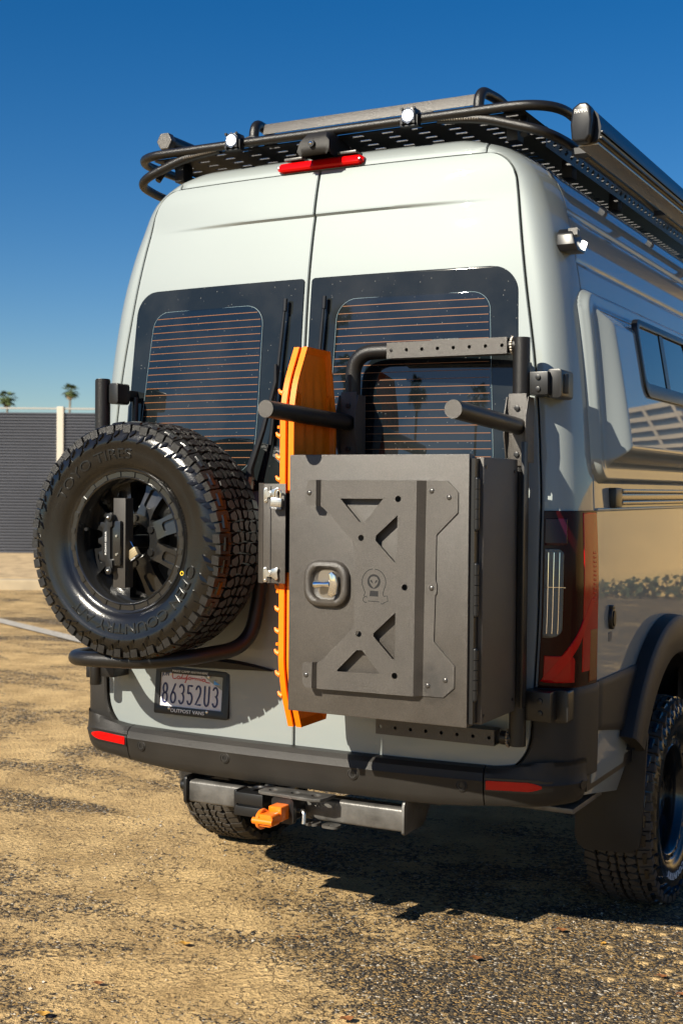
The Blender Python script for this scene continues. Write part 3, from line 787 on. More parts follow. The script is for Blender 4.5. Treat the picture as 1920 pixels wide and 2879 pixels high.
# raised plastic corner between bumper and tail light, and side cladding
def cornerpl(sg):
    zs = zrows(.655, .945, .02, ((.70, .045),))
    a = lambda z: gap(z) + .004; b = lambda z: seam(z) + .02
    if sg > 0: return patch('corner_cladding', PLASTIC, None, zs, a, b, 20, off=.012, skirt=.03, edge=.006)
    return patch('corner_cladding', PLASTIC, None, zs, lambda z: -b(z), lambda z: -a(z), 20, off=.012, skirt=.03, edge=.006)
vp(cornerpl(1)); vp(cornerpl(-1))
def clad(sg):
    vs = []; fs = []; nu, nv = 30, 14; skirt_u = [(0, .03)] + [(q / nu, 0) for q in range(nu + 1)] + [(1, .03)]
    skirt_v = [(0, .03)] + [(q / nv, 0) for q in range(nv + 1)] + [(1, .03)]
    for u, du in skirt_u:
        for v, dv in skirt_v:
            zb = .788 - .070 * u; z = zb + (.947 - zb) * v
            ye = WC.y - math.sqrt(max(.548 ** 2 - (min(z, .944) - .4) ** 2, 0)); y0 = Pb(seam(z), z).y + .022
            y = y0 + (ye - y0) * u; e = .006 * (1 if (v in (0, 1) or u in (0, 1)) else 0)
            vs.append((sg * (Pb(sAtY(y, z), z).x + .013 - max(du, dv, 0) - e), y, z))
    k = len(skirt_v)
    for a in range(len(skirt_u) - 1):
        for b_ in range(k - 1):
            q = (a * k + b_, (a + 1) * k + b_, (a + 1) * k + b_ + 1, a * k + b_ + 1); fs.append(q if sg > 0 else q[::-1])
    return MB().add(vs, fs).build('side_cladding', PLASTIC, None, smooth=35, recalc=False)
vp(clad(1)); vp(clad(-1))
def arch(sg, wy):
    vs = []; fs = []; n = 44
    prof = [(.54, .0), (.545, .030), (.556, .038), (.62, .037), (.672, .033), (.684, .024), (.688, .0), (.688, -.02)]
    a0, a1 = R_(28), R_(152)
    for i in range(n + 1):
        a = a0 + (a1 - a0) * i / n
        for r, o_ in prof:
            y = wy - r * math.cos(a); z = WC.z + r * math.sin(a)
            vs.append((sg * (Wz(z) + .022 + o_), y, z))
    k = len(prof)
    for i in range(n):
        for j in range(k - 1): fs.append((i * k + j, i * k + j + 1, (i + 1) * k + j + 1, (i + 1) * k + j))
    fs.append(tuple(range(k))); fs.append(tuple(n * k + j for j in range(k)))
    return MB().add(vs, fs).build('wheel_arch_trim', PLASTIC, None, smooth=40)
for sg in (1, -1):
    for wy in (WC.y, FWY): vp(arch(sg, wy))
# painted rocker behind the wheel
for sg in (1,):
    B = MB(); pts = [(.245, .785), (.87, .716), (.69, .515), (.20, .598)]
    B.prism([pts], lambda a, b, d: (sg * (.946 - max(0, .69 - b) * .16 + d), a, b), -.03, .008)
    vp(B.build('rocker_panel', PAINT, None, smooth=20, bevel=.004))
    B = MB(); B.bx((sg * .70, .24, .528), (sg * .915, .55, .545)); vp(B.build('rocker_bracket', GREYSTEEL, None, bevel=.003))
# mud flaps
def flap(sg):
    pts = [(.745, .50), (.78, .60), (.90, .705), (1.0, .722), (1.006, .70), (.985, .34), (.975, .29), (.945, .268), (.785, .262), (.752, .275), (.741, .31)]
    B = MB().prism([pts], lambda a, b, d: (sg * a, .795 - d + max(0, .6 - b) * .05, b), -.006, .008)
    return B.build('mud_flap', PLASTIC, None, smooth=30, bevel=.003)
vp(flap(1)); fl_ = vp(flap(-1))
# right tail light -------------------------------------------------------
def tl_zone(name, m, f0, f1, z0, z1, off, parent=None, rb=0, rt=0, n=10, kp=None):
    a = lambda z: gap(z) + .012 + (seam(z) + .0 - gap(z) - .012) * (f0(z) if callable(f0) else f0)
    b = lambda z: gap(z) + .012 + (seam(z) + .0 - gap(z) - .012) * (f1(z) if callable(f1) else f1)
    a, b = rr_x(a, b, z0, z1, 0, 0, rb, rt)
    return patch(name, m, parent, zrows(z0, z1, .02, ((z0 + .015, .015), (z1 - .015, .015))), a, b, n, off=off, skirt=.006, edge=.002, keep=kp)
tail = vp(tl_zone('tail_light', REDD, 0, 1, .945, 1.492, .010, n=18))
tl_zone('red_lens', REDM, .56, .97, .99, 1.485, .0125, tail)
tl_zone('reverse_lens', CLEAR, .02, .245, 1.10, 1.375, .0125, tail, rb=.03, rt=.02)
tl_zone('purple_lens', mat('violet_lens', (.03, .003, .012), .08, spec=.28), .02, .28, 1.385, 1.468, .0125, tail)
tl_zone('lower_lamp', REDM, .06, .42, .962, 1.045, .0125, tail, rt=.02)
tl_zone('signal_band', REDL, lambda z: .02 + (z - .965) / .25 * .72, lambda z: .02 + (z - .965) / .25 * .72 + .14, .965, 1.215, .0133, tail, n=4)
tl_zone('amber_reflection', AMBER, .74, .96, .955, 1.12, .0128, tail)  # painted reflection of the tan ground, not a separate lamp section
for k in range(12): tl_zone('led_cell', REDL, .80, .90, 1.20 + k * .014, 1.2085 + k * .014, .0138, tail, n=2)
tl_zone('lens_divider', CHROME, .03, .27, 1.253, 1.258, .0132, tail, n=4)
for f in (.07, .13, .19): tl_zone('reflector_rib', CHROME, f, f + .012, 1.11, 1.365, .0131, tail, n=2)
# small housing on the upper side: scene light
sl = MB(); sl.prism([[(.24, 2.335), (.255, 2.315), (.325, 2.315), (.35, 2.33), (.345, 2.37), (.325, 2.388), (.265, 2.388), (.245, 2.37)]], lambda a, b, d: (.835 + d * (1 - .35 * (b - 2.31) / .08), a, b), 0, .07)
scl = vp(sl.build('scene_light', BLACK, None, smooth=30, bevel=.006))
MB().box((.902, .312, 2.340), (.008, .034, .026), Euler((0, .35, 0)).to_matrix()).build('led', LEDS, scl)
for k in range(5): MB().box((.885 - k * .001, .255 + k * .009, 2.376), (.03, .003, .022)).build('fin', GREYSTEEL, scl)
# bed flare -------------------------------------------------------------
FY0, FY1, FZ0, FZ1 = .305, 2.35, 1.575, 2.215
def flare_h(d, z):
    h = .028 * sst(0, .022, d)
    top_ = .046 + .030 * sst(2.2, 1.6, z)
    return h + (top_) * sst(.050, .125, d)
def rr_dist(y, z, r=.085):
    cx, cz = (FY0 + FY1) / 2, (FZ0 + FZ1) / 2; qx = abs(y - cx) - (FY1 - FY0) / 2 + r; qz = abs(z - cz) - (FZ1 - FZ0) / 2 + r
    return -(math.hypot(max(qx, 0), max(qz, 0)) + min(max(qx, qz), 0) - r)
ysF = sorted(set(list(np.linspace(FY0, FY0 + .18, 46)) + list(np.linspace(FY0 + .2, FY1 - .15, 40)) + list(np.linspace(FY1 - .14, FY1, 14))))
zsF = sorted(set(list(np.linspace(FZ0, FZ0 + .16, 40)) + list(np.linspace(FZ0 + .17, FZ1 - .17, 14)) + list(np.linspace(FZ1 - .16, FZ1, 40))))
vs = []; fs = []
for y in ysF:
    for z in zsF:
        d = rr_dist(y, z); vs.append((Wz(z) + (flare_h(d, z) if d > 0 else -.02), y, z))
nz = len(zsF)
for i in range(len(ysF) - 1):
    for j in range(nz - 1):
        if max(rr_dist(ysF[a], zsF[b]) for a in (i, i + 1) for b in (j, j + 1)) > 0: fs.append((i * nz + j, (i + 1) * nz + j, (i + 1) * nz + j + 1, i * nz + j + 1))
flare = vp(MB().add(vs, fs).build('bed_flare', PAINT, None, smooth=60, recalc=False))
def xf(z): return Wz(z) + .074 + .030 * sst(2.2, 1.6, z)
WY0, WY1, WZ0, WZ1 = .675, 1.42, 1.878, 2.150
fr = MB().prism([rrect((WY0 + WY1) / 2, (WZ0 + WZ1) / 2, WY1 - WY0, WZ1 - WZ0, .05), list(reversed(rrect((WY0 + WY1) / 2, (WZ0 + WZ1) / 2 + .012, WY1 - WY0 - .05, WZ1 - WZ0 - .075, .03)))], lambda a, b, d: (xf(b) + d, a, b), -.012, .009)
sw = fr.build('side_window', BLACK, flare, smooth=30, bevel=.003)
for (a, b) in ((WY0 + .026, 1.0), (1.045, WY1 - .026)):
    MB().prism([rrect((a + b) / 2, (WZ0 + WZ1) / 2 + .012, b - a, WZ1 - WZ0 - .078, .012)], lambda p_, q_, d: (xf(q_) + d, p_, q_), -.012, .001).build('side_pane', PANE, flare, smooth=0)
MB().prism([rrect(1.022, (WZ0 + WZ1) / 2 + .012, .05, WZ1 - WZ0 - .078, .004)], lambda p_, q_, d: (xf(q_) + d, p_, q_), -.012, .004).build('window_divider', BLACK, flare, smooth=0)
# moulding under the flare, power inlet, its label
ra = MB(); ra.bx((.935, .565, 1.508), (.972, 4, 1.522)); ra.bx((.935, .565, 1.548), (.974, 4, 1.562)); ra.bx((.935, .565, 1.523), (.966, 4, 1.547))
rail = vp(ra.build('side_moulding', ALU, None, smooth=30, bevel=.004))
vp(MB().bx((.93, .485, 1.500), (.970, .563, 1.566)).build('moulding_end_cap', BLACK, None, smooth=30, bevel=.007))
vp(MB().bx((.93, .33, 1.488), (.955, 4, 1.4995)).build('body_line_trim', PAINT, None, smooth=30, bevel=.004))
inl = MB(); inl.prism([[(.465 + .024 * math.cos(t), 1.136 + .037 * math.sin(t)) for t in np.linspace(0, 6.283, 25)[:-1]]], YZ(.955), 0, .018); inl.bx((.955, .452, 1.165), (.974, .478, 1.179))
io = vp(inl.build('power_inlet', BLACK, None, smooth=30, bevel=.004))
MB().prism([[(.465 + .015 * math.cos(t), 1.135 + .026 * math.sin(t)) for t in np.linspace(0, 6.283, 25)[:-1]]], YZ(.973), 0, .004).build('inlet_lid', AWN, io, smooth=30)
vp(MB().prism([rrect(.465, 1.075, .036, .030, .003)], YZ(.9595), 0, .002).build('inlet_label', mat('label_grey', (.16, .15, .13), .6), None, smooth=0))

# number plate ----------------------------------------------------------
PX0, PZ0, PY = -.572, .750, .048
def plmp(a, b, d): return (PX0 + a, PY - d + b * .09, PZ0 + b)
pf = MB().prism([rrect(.156, .082, .312, .165, .008), list(reversed(rrect(.152, .086, .264, .118, .004)))], plmp, -.010, .007)
frame = vp(pf.build('number_plate_frame', BLACK, None, smooth=30, bevel=.002))
MB().prism([rrect(.156, .082, .305, .158, .006)], plmp, -.004, .001).build('plate', PLATEW, frame, smooth=0)
# strokes for the digits in the state plate's narrow sign lettering
def arcp(cx, cy, rx, ry, a0, a1, n=12): return [(cx + rx * math.cos(R_(a0 + (a1 - a0) * k / n)), cy + ry * math.sin(R_(a0 + (a1 - a0) * k / n))) for k in range(n + 1)]
DIG = {
 '8': [arcp(.5, .75, .36, .25, 0, 360, 18), arcp(.5, .26, .42, .26, 0, 360, 18)],
 '6': [[(.80, 1.0), (.25, .52)] + arcp(.5, .28, .42, .28, 150, 510, 20)],
 '3': [arcp(.48, .75, .40, .25, 150, -70, 12) + [(.50, .515)] + arcp(.48, .27, .42, .27, 70, -150, 12)],
 '5': [[(.85, .98), (.16, .98), (.13, .56)] + arcp(.47, .30, .42, .30, 115, -150, 14)],
 '2': [arcp(.48, .74, .40, .26, 160, -20, 10) + [(.75, .50), (.08, .02), (.92, .02)]],
 'U': [[(.12, 1.0), (.12, .28)] + arcp(.5, .28, .38, .28, 180, 360, 10) + [(.88, 1.0)]]}
def stroke(B, pts, w, mp, d):
    """flat ribbon of width w with round ends along 2d points"""
    P2 = [Vector((p[0], p[1])) for p in pts]; n = len(P2); vs = []
    for i in range(n):
        t = (P2[min(i + 1, n - 1)] - P2[max(i - 1, 0)]).normalized(); nn = Vector((-t.y, t.x))
        vs += [P2[i] + nn * w / 2, P2[i] - nn * w / 2]
    B.add([mp(v.x, v.y, d) for v in vs], [(2 * i, 2 * i + 1, 2 * i + 3, 2 * i + 2) for i in range(n - 1)])
    for e in (0, n - 1):
        B.add([mp(P2[e].x + w / 2 * math.cos(2 * math.pi * k / 8), P2[e].y + w / 2 * math.sin(2 * math.pi * k / 8), d + .0001) for k in range(8)], [tuple(range(8))])
for i, ch_ in enumerate('86352U3'):
    B = MB(); x0 = .029 + i * .0355; w_, h_ = .0235, .066
    for st in DIG[ch_]: stroke(B, [(x0 + a * w_, .040 + b * h_) for a, b in st], .0072, plmp, .0022)
    B.build('digit', PLATEB, frame, smooth=0, recalc=False)
# red script of the state name
cal = [arcp(.075, .62, .06, .38, 55, 300, 12) + [(.13, .38)],
       arcp(.185, .42, .035, .16, 60, 400, 12) + [(.225, .55), (.225, .32), (.25, .30)],
       [(.25, .30), (.30, .85), (.315, 1.0), (.295, .95), (.275, .45), (.29, .30), (.315, .32)],
       [(.315, .32), (.345, .55), (.34, .32), (.36, .30)], [(.36, .74), (.363, .76)],
       [(.36, .30), (.42, .70), (.455, 1.0), (.44, 1.02), (.40, .40), (.375, -.12), (.36, -.1), (.39, .15), (.44, .40)],
       arcp(.49, .42, .035, .13, 160, 520, 14), [(.52, .48), (.56, .50), (.565, .52), (.56, .30), (.58, .46), (.615, .52)],
       [(.63, .50), (.635, .28), (.66, .48), (.69, .50), (.69, .28), (.72, .47), (.75, .48), (.75, .28)],
       [(.79, .46), (.785, .28), (.81, .28)], [(.80, .62), (.803, .64)],
       arcp(.86, .36, .035, .13, 60, 400, 12) + [(.90, .46), (.905, .22), (.94, .14), (1.02, .12)]]
B = MB()
for st in cal: stroke(B, [(.066 + a * .158, .117 + b * .031) for a, b in st], .0032, plmp, .0021)
B.build('state_name', PLATER, frame, smooth=0, recalc=False)
text('month_sticker_text', 'JUN', PLATEB, frame, lambda a, b, d: plmp(.023 + a, .128 + b, .0015 + d), .030, .019, .0008, bold=.0006)
MB().prism([rrect(.263, .129, .036, .026, .001)], plmp, .001, .0022).build('year_sticker', STICK, frame, smooth=0)
text('year_text', '2024', PLATEB, frame, lambda a, b, d: plmp(.250 + a, .131 + b, .0024 + d), .025, .009, .0006)
text('frame_text', 'OUTPOST VANS', WHITE, frame, lambda a, b, d: plmp(.072 + a, .0085 + b, .0072 + d), .142, .0125, .0006, bold=.0005)
text('frame_text', 'MAKE CAMP ANYWHERE', WHITE, frame, lambda a, b, d: plmp(.072 + a, .1495 + b, .0072 + d), .150, .0075, .0006)
MB().prism([rrect(.147, .1525, .168, .018, .002)], plmp, -.004, .0069).build('text_tab', BLACK, frame, smooth=0)
for a, b in ((.066, .021), (.226, .021), (.066, .143), (.226, .143)):
    c_ = plmp(a, b, .008); MB().sphere(c_, .006, sc=(1, .6, 1)).build('plate_bolt', STEEL, frame)
# handle moulding above the plate
hm = MB(); vs = []; fs = []
for i in range(21):
    t = i / 20; x = -.62 + .54 * t; th = .034 * (1 - (max(0, t - .45) / .55) ** 2.2) * (1 if t > .05 else .6) + .002
    y0 = Pb(x, .95).y
    for dz, o_ in ((-.2, -.004), (0, .022), (.7, .026), (1, -.004)): vs.append((x, y0 - o_, .922 + th * dz + .012 * t))
for i in range(20):
    for j in range(3): fs.append((i * 4 + j, (i + 1) * 4 + j, (i + 1) * 4 + j + 1, i * 4 + j + 1))
vp(hm.add(vs, fs).build('door_handle_moulding', PLASTIC, None, smooth=40))
# wipers
def wiper(x_top, z_top, x_bot, z_bot, xp, zp, arm):
    q = lambda x, z, o_: Pb(x, z) + Nb(x, z) * o_
    B = MB(); n = 10
    pts = [q(x_top + (x_bot - x_top) * k / n, z_top + (z_bot - z_top) * k / n, .024) for k in range(n + 1)]
    B.tube(pts, [.0055] * 2 + [.007] * (n - 1), 8); B.tube([q(x_top, z_top + .012, .024), q(x_top, z_top - .03, .024)], .0085, 8)
    w = vp(B.build('wiper', BLACK, None))
    if arm:
        B = MB(); mid = q((x_top + x_bot) / 2, (z_top + z_bot) / 2 - .03, .035)
        B.tube([mid + Vector((0, 0, .06)), mid, (mid + q(xp, zp, .05)) / 2, q(xp, zp + .03, .055), q(xp, zp - .01, .05)], [.006, .009, .010, .014, .016], 8)
        B.build('wiper_arm', BLACK, w)
        e = q(xp - .006, zp - .035, .05); MB().tube([q(xp, zp + .005, .052), e], [.0165, .0175], 10).build('arm_cap', ALU, w)
    return w
wiper(-.073, 2.185, -.105, 1.70, -.163, 1.585, True)
wiper(.078, 2.185, .055, 1.70, .16, 1.58, True)

# wheels -----------------------------------------------------------------
TR = .392; HW = .132
def wheel_meshes(tread_m):
    tp = [(.190, -.10), (.232, -.112), (.262, -.128), (.300, -.135), (.335, -.132), (.362, -.122), (.376, -.104), (.379, -.06), (.380, 0), (.379, .06), (.376, .104), (.362, .122), (.335, .132), (.318, .1345), (.315, .1325), (.290, .1325), (.262, .128), (.246, .119), (.240, .112), (.232, .110), (.200, .09)]
    tyre = MB().lathe(tp, seg=96).mesh('tyre', RUBBER, smooth=50)
    T = MB(); N = 34; dth = 2 * math.pi / N
    def blk(poly, r1, r0, taper=.93):
        cx = sum(p[0] for p in poly) / len(poly); cy = sum(p[1] for p in poly) / len(poly); k = len(poly)
        def pt(t, h, r): 
            rr = r - max(0, abs(h) - .085) ** 2 * 7
            return (rr * math.sin(t), -h, rr * math.cos(t))
        vs = [pt(cx + (t - cx) * taper, cy + (h - cy) * taper, r1) for t, h in poly] + [pt(t, h, r0) for t, h in poly]
        fs = [tuple(range(k))] + [(i, (i + 1) % k, k + (i + 1) % k, k + i) for i in range(k)]
        T.add(vs, fs)
    for i in range(N):
        t0 = i * dth; u = lambda a: t0 + a * dth
        for sg in (1, -1):
            o = 0 if sg > 0 else .5; L = .93 if i % 2 else .80
            # shoulder lug, split by a notch, running down onto the sidewall
            blk([(u(.02 + o), sg * .080), (u(.45 + o), sg * .077), (u(.46 + o), sg * .127), (u(.04 + o), sg * .129)], TR - .001, .366, .96)
            blk([(u(.53 + o), sg * .074), (u(.955 + o), sg * .080), (u(.95 + o), sg * .122), (u(.54 + o), sg * .124)], TR - .003, .366, .96)
            # interlocking inner blocks
            blk([(u(.02 + o), sg * .040), (u(.30 + o), sg * .030), (u(.52 + o), sg * .040), (u(.44 + o), sg * .070), (u(.20 + o), sg * .072), (u(.12 + o), sg * .058)], TR, .370)
            blk([(u(.60 + o), sg * .036), (u(.88 + o), sg * .030), (u(1.0 + o), sg * .054), (u(.86 + o), sg * .072), (u(.62 + o), sg * .068), (u(.54 + o), sg * .052)], TR, .370)
            blk([(u(.06 + o), sg * .004), (u(.40 + o), sg * .006), (u(.48 + o), sg * .022), (u(.28 + o), sg * .024), (u(.02 + o), sg * .034), (u(-.04 + o), sg * .020)], TR, .370)
            blk([(u(.55 + o), sg * .004), (u(.90 + o), sg * .008), (u(.86 + o), sg * .024), (u(.62 + o), sg * .030), (u(.50 + o), sg * .018)], TR, .370)
    tread = T.mesh('tread', tread_m, smooth=0, bevel=0)
    # side biters on the outer sidewall
    Sd = MB()
    for i in range(N):
        for (a0, a1, r0, r1, sk) in ((.06, .40, .322, .388, .10), (.56, .88, .340, .388, -.08)):
            def pt(t, r, lift):
                h = np.interp(r, [.30, .335, .362, .376, .39], [.135, .132, .122, .106, .10]) + lift
                th = (i + t) * dth; return (r * math.sin(th), -h, r * math.cos(th))
            q = [(a0, r0), (a1 - .06, r0 + .012), (a1, r1), (a0 + .04, r1)]
            q = [(a + sk * (r - .32) / .06, r) for a, r in q]
            mid = [(a0 + .5 * (a1 - a0), r0 + .028)]
            vs = [pt(a, r, .006) for a, r in q] + [pt(a + (.03 if k in (1, 2) else -.03), r - (.004 if k < 2 else -.003), -.004) for k, (a, r) in enumerate(q)]
            Sd.add(vs, [(0, 1, 2, 3), (0, 1, 5, 4), (1, 2, 6, 5), (2, 3, 7, 6), (3, 0, 4, 7)])
    side = Sd.mesh('sidewall_lugs', RUBBER, smooth=0)
    # rim: lip with pockets, barrel, centre
    rp = [(.150, -.10), (.205, -.105), (.205, -.06), (.196, .0), (.193, .05), (.192, .078), (.1955, .088), (.202, .104), (.204, .108), (.2075, .110), (.211, .1065), (.2255, .1065), (.229, .110), (.2345, .1135), (.2365, .110), (.236, .10)]
    Rm = MB().lathe(rp, seg=96)
    NB = 24
    for k in range(NB):          # raised bridges between the lip pockets
        a = 2 * math.pi * (k + .5) / NB
        for r in (.2182,):
            c_ = Vector((r * math.sin(a), -.1080, r * math.cos(a)))
            rot = Matrix.Rotation(a, 3, 'Y')
            Rm.box(c_, (.016, .004, .016), rot)
    rim = Rm.mesh('rim', RIM, smooth=35)
    # hub
    hp = [(.052, .018), (.052, .05), (.060, .056), (.088, .056), (.094, .050), (.098, .030), (.098, .0), (.05, .0)]
    Hb = MB().lathe(hp, seg=48)
    for k in range(6):
        a = 2 * math.pi * k / 6
        c_ = Vector((.074 * math.sin(a), 0, .074 * math.cos(a))); Hb.cyl(c_ + Vector((0, -.05, 0)), c_ + Vector((0, -.062, 0)), .012, 10)
    hub = Hb.mesh('hub', RIM, smooth=35)
    # one spoke (pointing up), with a raised frame round a pocket
    Sp = MB(); y0 = -.052
    def spx(r): return np.interp(r, [.085, .12, .16, .197], [.030, .029, .033, .044])
    outer = [(-spx(.085), .085), (spx(.085), .085), (spx(.12), .12), (spx(.16), .16), (spx(.197), .194), (-spx(.197), .194), (-spx(.16), .16), (-spx(.12), .12)]
    hole = rrect(0, .148, .034, .062, .010, 3)
    dip = lambda b: .030 * sst(.09, .19, b)
    Sp.prism([outer, list(reversed(hole))], lambda a, b, d: (a, y0 + dip(b) * .6 - d, b), -.03, .004)
    Sp.prism([rrect(0, .148, .0345, .0625, .010, 3)], lambda a, b, d: (a, y0 + dip(b) * .6 - d, b), -.03, -.006)
    spoke = Sp.mesh('spoke', RIM, smooth=25)
    return tyre, tread, side, rim, hub, spoke
tyreM, treadM, sideM, rimM, hubM, spokeM = wheel_meshes(TREADM)
treadD = treadM.copy(); treadD.materials.clear(); treadD.materials.append(TREADR)
for sg, wy in ((1, WC.y), (-1, WC.y), (1, FWY), (-1, FWY)):
    e = bpy.data.objects.new('wheel', None); COL.objects.link(e); e.parent = van
    e.location = Vector((sg * .885, wy, TR - .006)) - VO; e.rotation_euler = (0, 0, sg * math.pi / 2)
    for nm, me in (('tyre', tyreM), ('tread', treadD), ('sidewall_lugs', sideM), ('rim', rimM), ('hub', hubM)): place(nm, me, e)
    for k in range(8): place('spoke', spokeM, e, rot=(0, 2 * math.pi * k / 8, 0))
    if sg > 0 and wy == WC.y:
        v, f = text2d('OPEN COUNTRY'); B = MB()
        B.add([((.27 + .026 * q[1]) * math.sin(2.2 + q[0] * 1.5), -(.1325 + .002 * (q[2] + .5)), (.27 + .026 * q[1]) * math.cos(2.2 + q[0] * 1.5)) for q in v], f)
        B.build('lettering', WHITE, e, smooth=0, recalc=False)

# tow hitch ---------------------------------------------------------------
hb = MB().prism([rrect(.0875, .484, .075, .076, .010, 3)], lambda a, b, d: (d, a, b), -.425, .405)
hitch = vp(hb.build('tow_hitch', GREYSTEEL, None, smooth=40))
B = MB(); B.prism([[(.045, .445), (.052, .438), (.20, .438), (.26, .50), (.26, .56), (.06, .56), (.045, .53)]], YZ(.405), 0, .010); B.bx((.38, .24, .50), (.46, .46, .60)); B.build('end_plate', GREYSTEEL, hitch, bevel=.002)
B = MB(); B.prism([rrect(.085, .490, .10, .098, .012, 3)], YZ(-.437), 0, .012); B.bx((-.46, .12, .52), (-.38, .5, .60)); B.cyl((-.475, .085, .495), (-.437, .085, .495), .019); B.build('end_plate', BLACK, hitch, bevel=.002)
B = MB(); B.bx((-.185, -.025, .486), (-.075, .05, .525)); B.bx((-.185, -.025, .446), (-.078, .05, .479)); B.bx((-.18, -.012, .47), (-.08, .05, .49)); B.bx((-.198, -.012, .442), (-.186, .06, .528))
co = B.build('trailer_socket', BLACK, hitch, bevel=.004)
B = MB(); B.tube(fillet([(-.10, .03, .528), (-.09, .05, .55), (-.05, .07, .545), (.0, .15, .55), (.1, .3, .56)], .03), .012, 8); B.tube(fillet([(-.15, .03, .526), (-.11, .0, .545), (-.07, .02, .54), (-.06, .10, .55)], .03), .007, 8); B.build('socket_cable', BLACK, hitch)
B = MB(); pts = rrect(.014, .489, .070, .070, .010, 3); hole = list(reversed(rrect(.014, .489, .050, .050, .006, 3)))
B.prism([pts, hole], XZ(.06), 0, .085); B.prism([rrect(.014, .489, .084, .084, .012, 3), hole], XZ(-.025), 0, .020); B.build('receiver', BLACK, hitch, smooth=35, bevel=.002)
pl2 = [(-.085, .04), (-.085, -.035), (-.07, -.045), (.13, -.055), (.155, -.045), (.166, -.01), (.166, .04)]
B = MB(); B.prism([pl2] + [list(reversed(circ(x, -.005, .016))) for x in (-.045, .04, .118)], XY(.534), 0, .010); B.build('chain_plate', GREYSTEEL, hitch, smooth=35, bevel=.001)
B = MB().tube(fillet([(-.02, -.005, .485), (.062, -.005, .487), (.078, -.012, .486), (.080, -.018, .448)], .02), .0075, 10); B.build('hitch_pin', STEEL, hitch)
for x, w in ((.085, .05), (.155, .06)):
    B = MB(); B.prism([rrect(x, .035, w, .05, .018, 4), list(reversed(circ(x, .025, .007, 10)))], XY(.435), 0, .008); B.build('chain_tab', GREYSTEEL, hitch, smooth=30)
vp(MB().tube(fillet([(.30, .35, .545), (.45, .33, .53), (.62, .36, .54), (.75, .5, .55)], .08), .035, 12).build('exhaust_pipe', mat('rusty_pipe', (.16, .11, .07), .6, .4, var=(20, .4)), None))

for o in VP:
    if o.parent is None: to_van(o)

sh_ = thing('hitch_shackle', 'bright orange tow shackle block in the hitch receiver under the bumper', 'tow shackle', (.014, -.07, .489))
B = MB(); B.box((0, .02, 0), (.049, .09, .049)); B.prism([rrect(-.004, -.01, .060, .040, .012, 4)], lambda a, b, d: (a, -.03 - d, b), 0, .055)
B.build('block', ORANGE2, sh_, smooth=35, bevel=.006, segs=3)
B = MB(); B.tube([(-.028 + .0, -.055 + .032 * math.cos(t), -.012 + .026 * math.sin(t)) for t in np.linspace(0, 6.283, 22)], .008, 8, cap=False); B.cyl((-.045, -.085, -.012), (.03, -.085, -.012), .011, 12); B.build('shackle_pin', ORANGE2, sh_)

# ------------------------------------------------------------------ roof rack
rack = thing('roof_rack', 'black tubular roof rack with slotted deck on top of the van', 'roof rack', (0, 1.8, 2.72))
RO = Vector((0, 1.8, 2.72))
def rk(o): o.parent = rack; o.matrix_parent_inverse = Matrix.Translation(-RO); return o
B = MB(); B.tube(fillet([(-.83, 3.8, 2.775), (-.83, .215, 2.785), (.83, .215, 2.785), (.83, 3.8, 2.775)], .17, 12), .0165, 14); rk(B.build('upper_tube', TUBE))
B = MB(); B.tube(fillet([(-.43, .228, 2.779), (-.58, .226, 2.765), (-.80, .225, 2.695), (-.835, .40, 2.685), (-.835, 3.8, 2.685)], [0, .1, .14, .12, 0], 9), .0165, 14); rk(B.build('lower_tube', TUBE))
B = MB(); B.tube(fillet([(.43, .228, 2.779), (.58, .226, 2.765), (.80, .225, 2.695), (.835, .40, 2.685), (.835, 3.8, 2.685)], [0, .1, .14, .12, 0], 9), .0165, 14); rk(B.build('lower_tube', TUBE))
for sg in (-1, 1):            # weld beads where the tubes meet
    B = MB()
    for k in range(16): B.sphere((sg * (.44 + k * .009), .2125, 2.772 - .0008 * k), .0045, 6, 4)
    rk(B.build('weld_bead', ALU))
    B = MB(); B.tube([(sg * .72, .25, 2.70), (sg * .70, .30, 2.78)], .012, 8); rk(B.build('corner_gusset', TUBE))
# deck with real slots
B = MB(); vs = []; fs = []
def deck_cell(B, x0, x1, y0, y1, z, sl, sw):
    cx, cy = (x0 + x1) / 2, (y0 + y1) / 2; h = sw / 2; L = sl / 2
    inner = [(cx - L, cy), (cx - L + h * .7, cy - h), (cx + L - h * .7, cy - h), (cx + L, cy), (cx + L - h * .7, cy + h), (cx - L + h * .7, cy + h)]
    for t, zz in ((0, z), (1, z + .004)):
        v = [(x0, y0, zz), (x1, y0, zz), (x1, y1, zz), (x0, y1, zz), (x0, cy, zz), (x1, cy, zz)] + [(a, b, zz) for a, b in inner]
        f = [(0, 1, 8, 7), (1, 5, 9, 8), (5, 2, 10, 9), (2, 3, 11, 10), (3, 4, 6, 11), (4, 0, 7, 6)]
        B.add(v, f)
    v = [(a, b, z) for a, b in inner] + [(a, b, z + .004) for a, b in inner]
    B.add(v, [(i, (i + 1) % 6, 6 + (i + 1) % 6, 6 + i) for i in range(6)])
py = .058; nrow = 52; px = .112
for r in range(nrow):
    y0 = .232 + r * py; off = (r % 2) * px / 2
    x = -.728 + (off - px / 2 if r % 2 else 0)
    while x < .728 - 1e-6:
        xa, xb = max(x, -.728), min(x + px, .728)
        if xb - xa > .08: deck_cell(B, xa, xb, y0, y0 + py, 2.768, .052, .0155)
        else: B.add([(xa, y0, 2.768), (xb, y0, 2.768), (xb, y0 + py, 2.768), (xa, y0 + py, 2.768)], [(0, 1, 2, 3)])
        x += px
rk(B.build('slotted_deck', DECK, smooth=0, recalc=False))
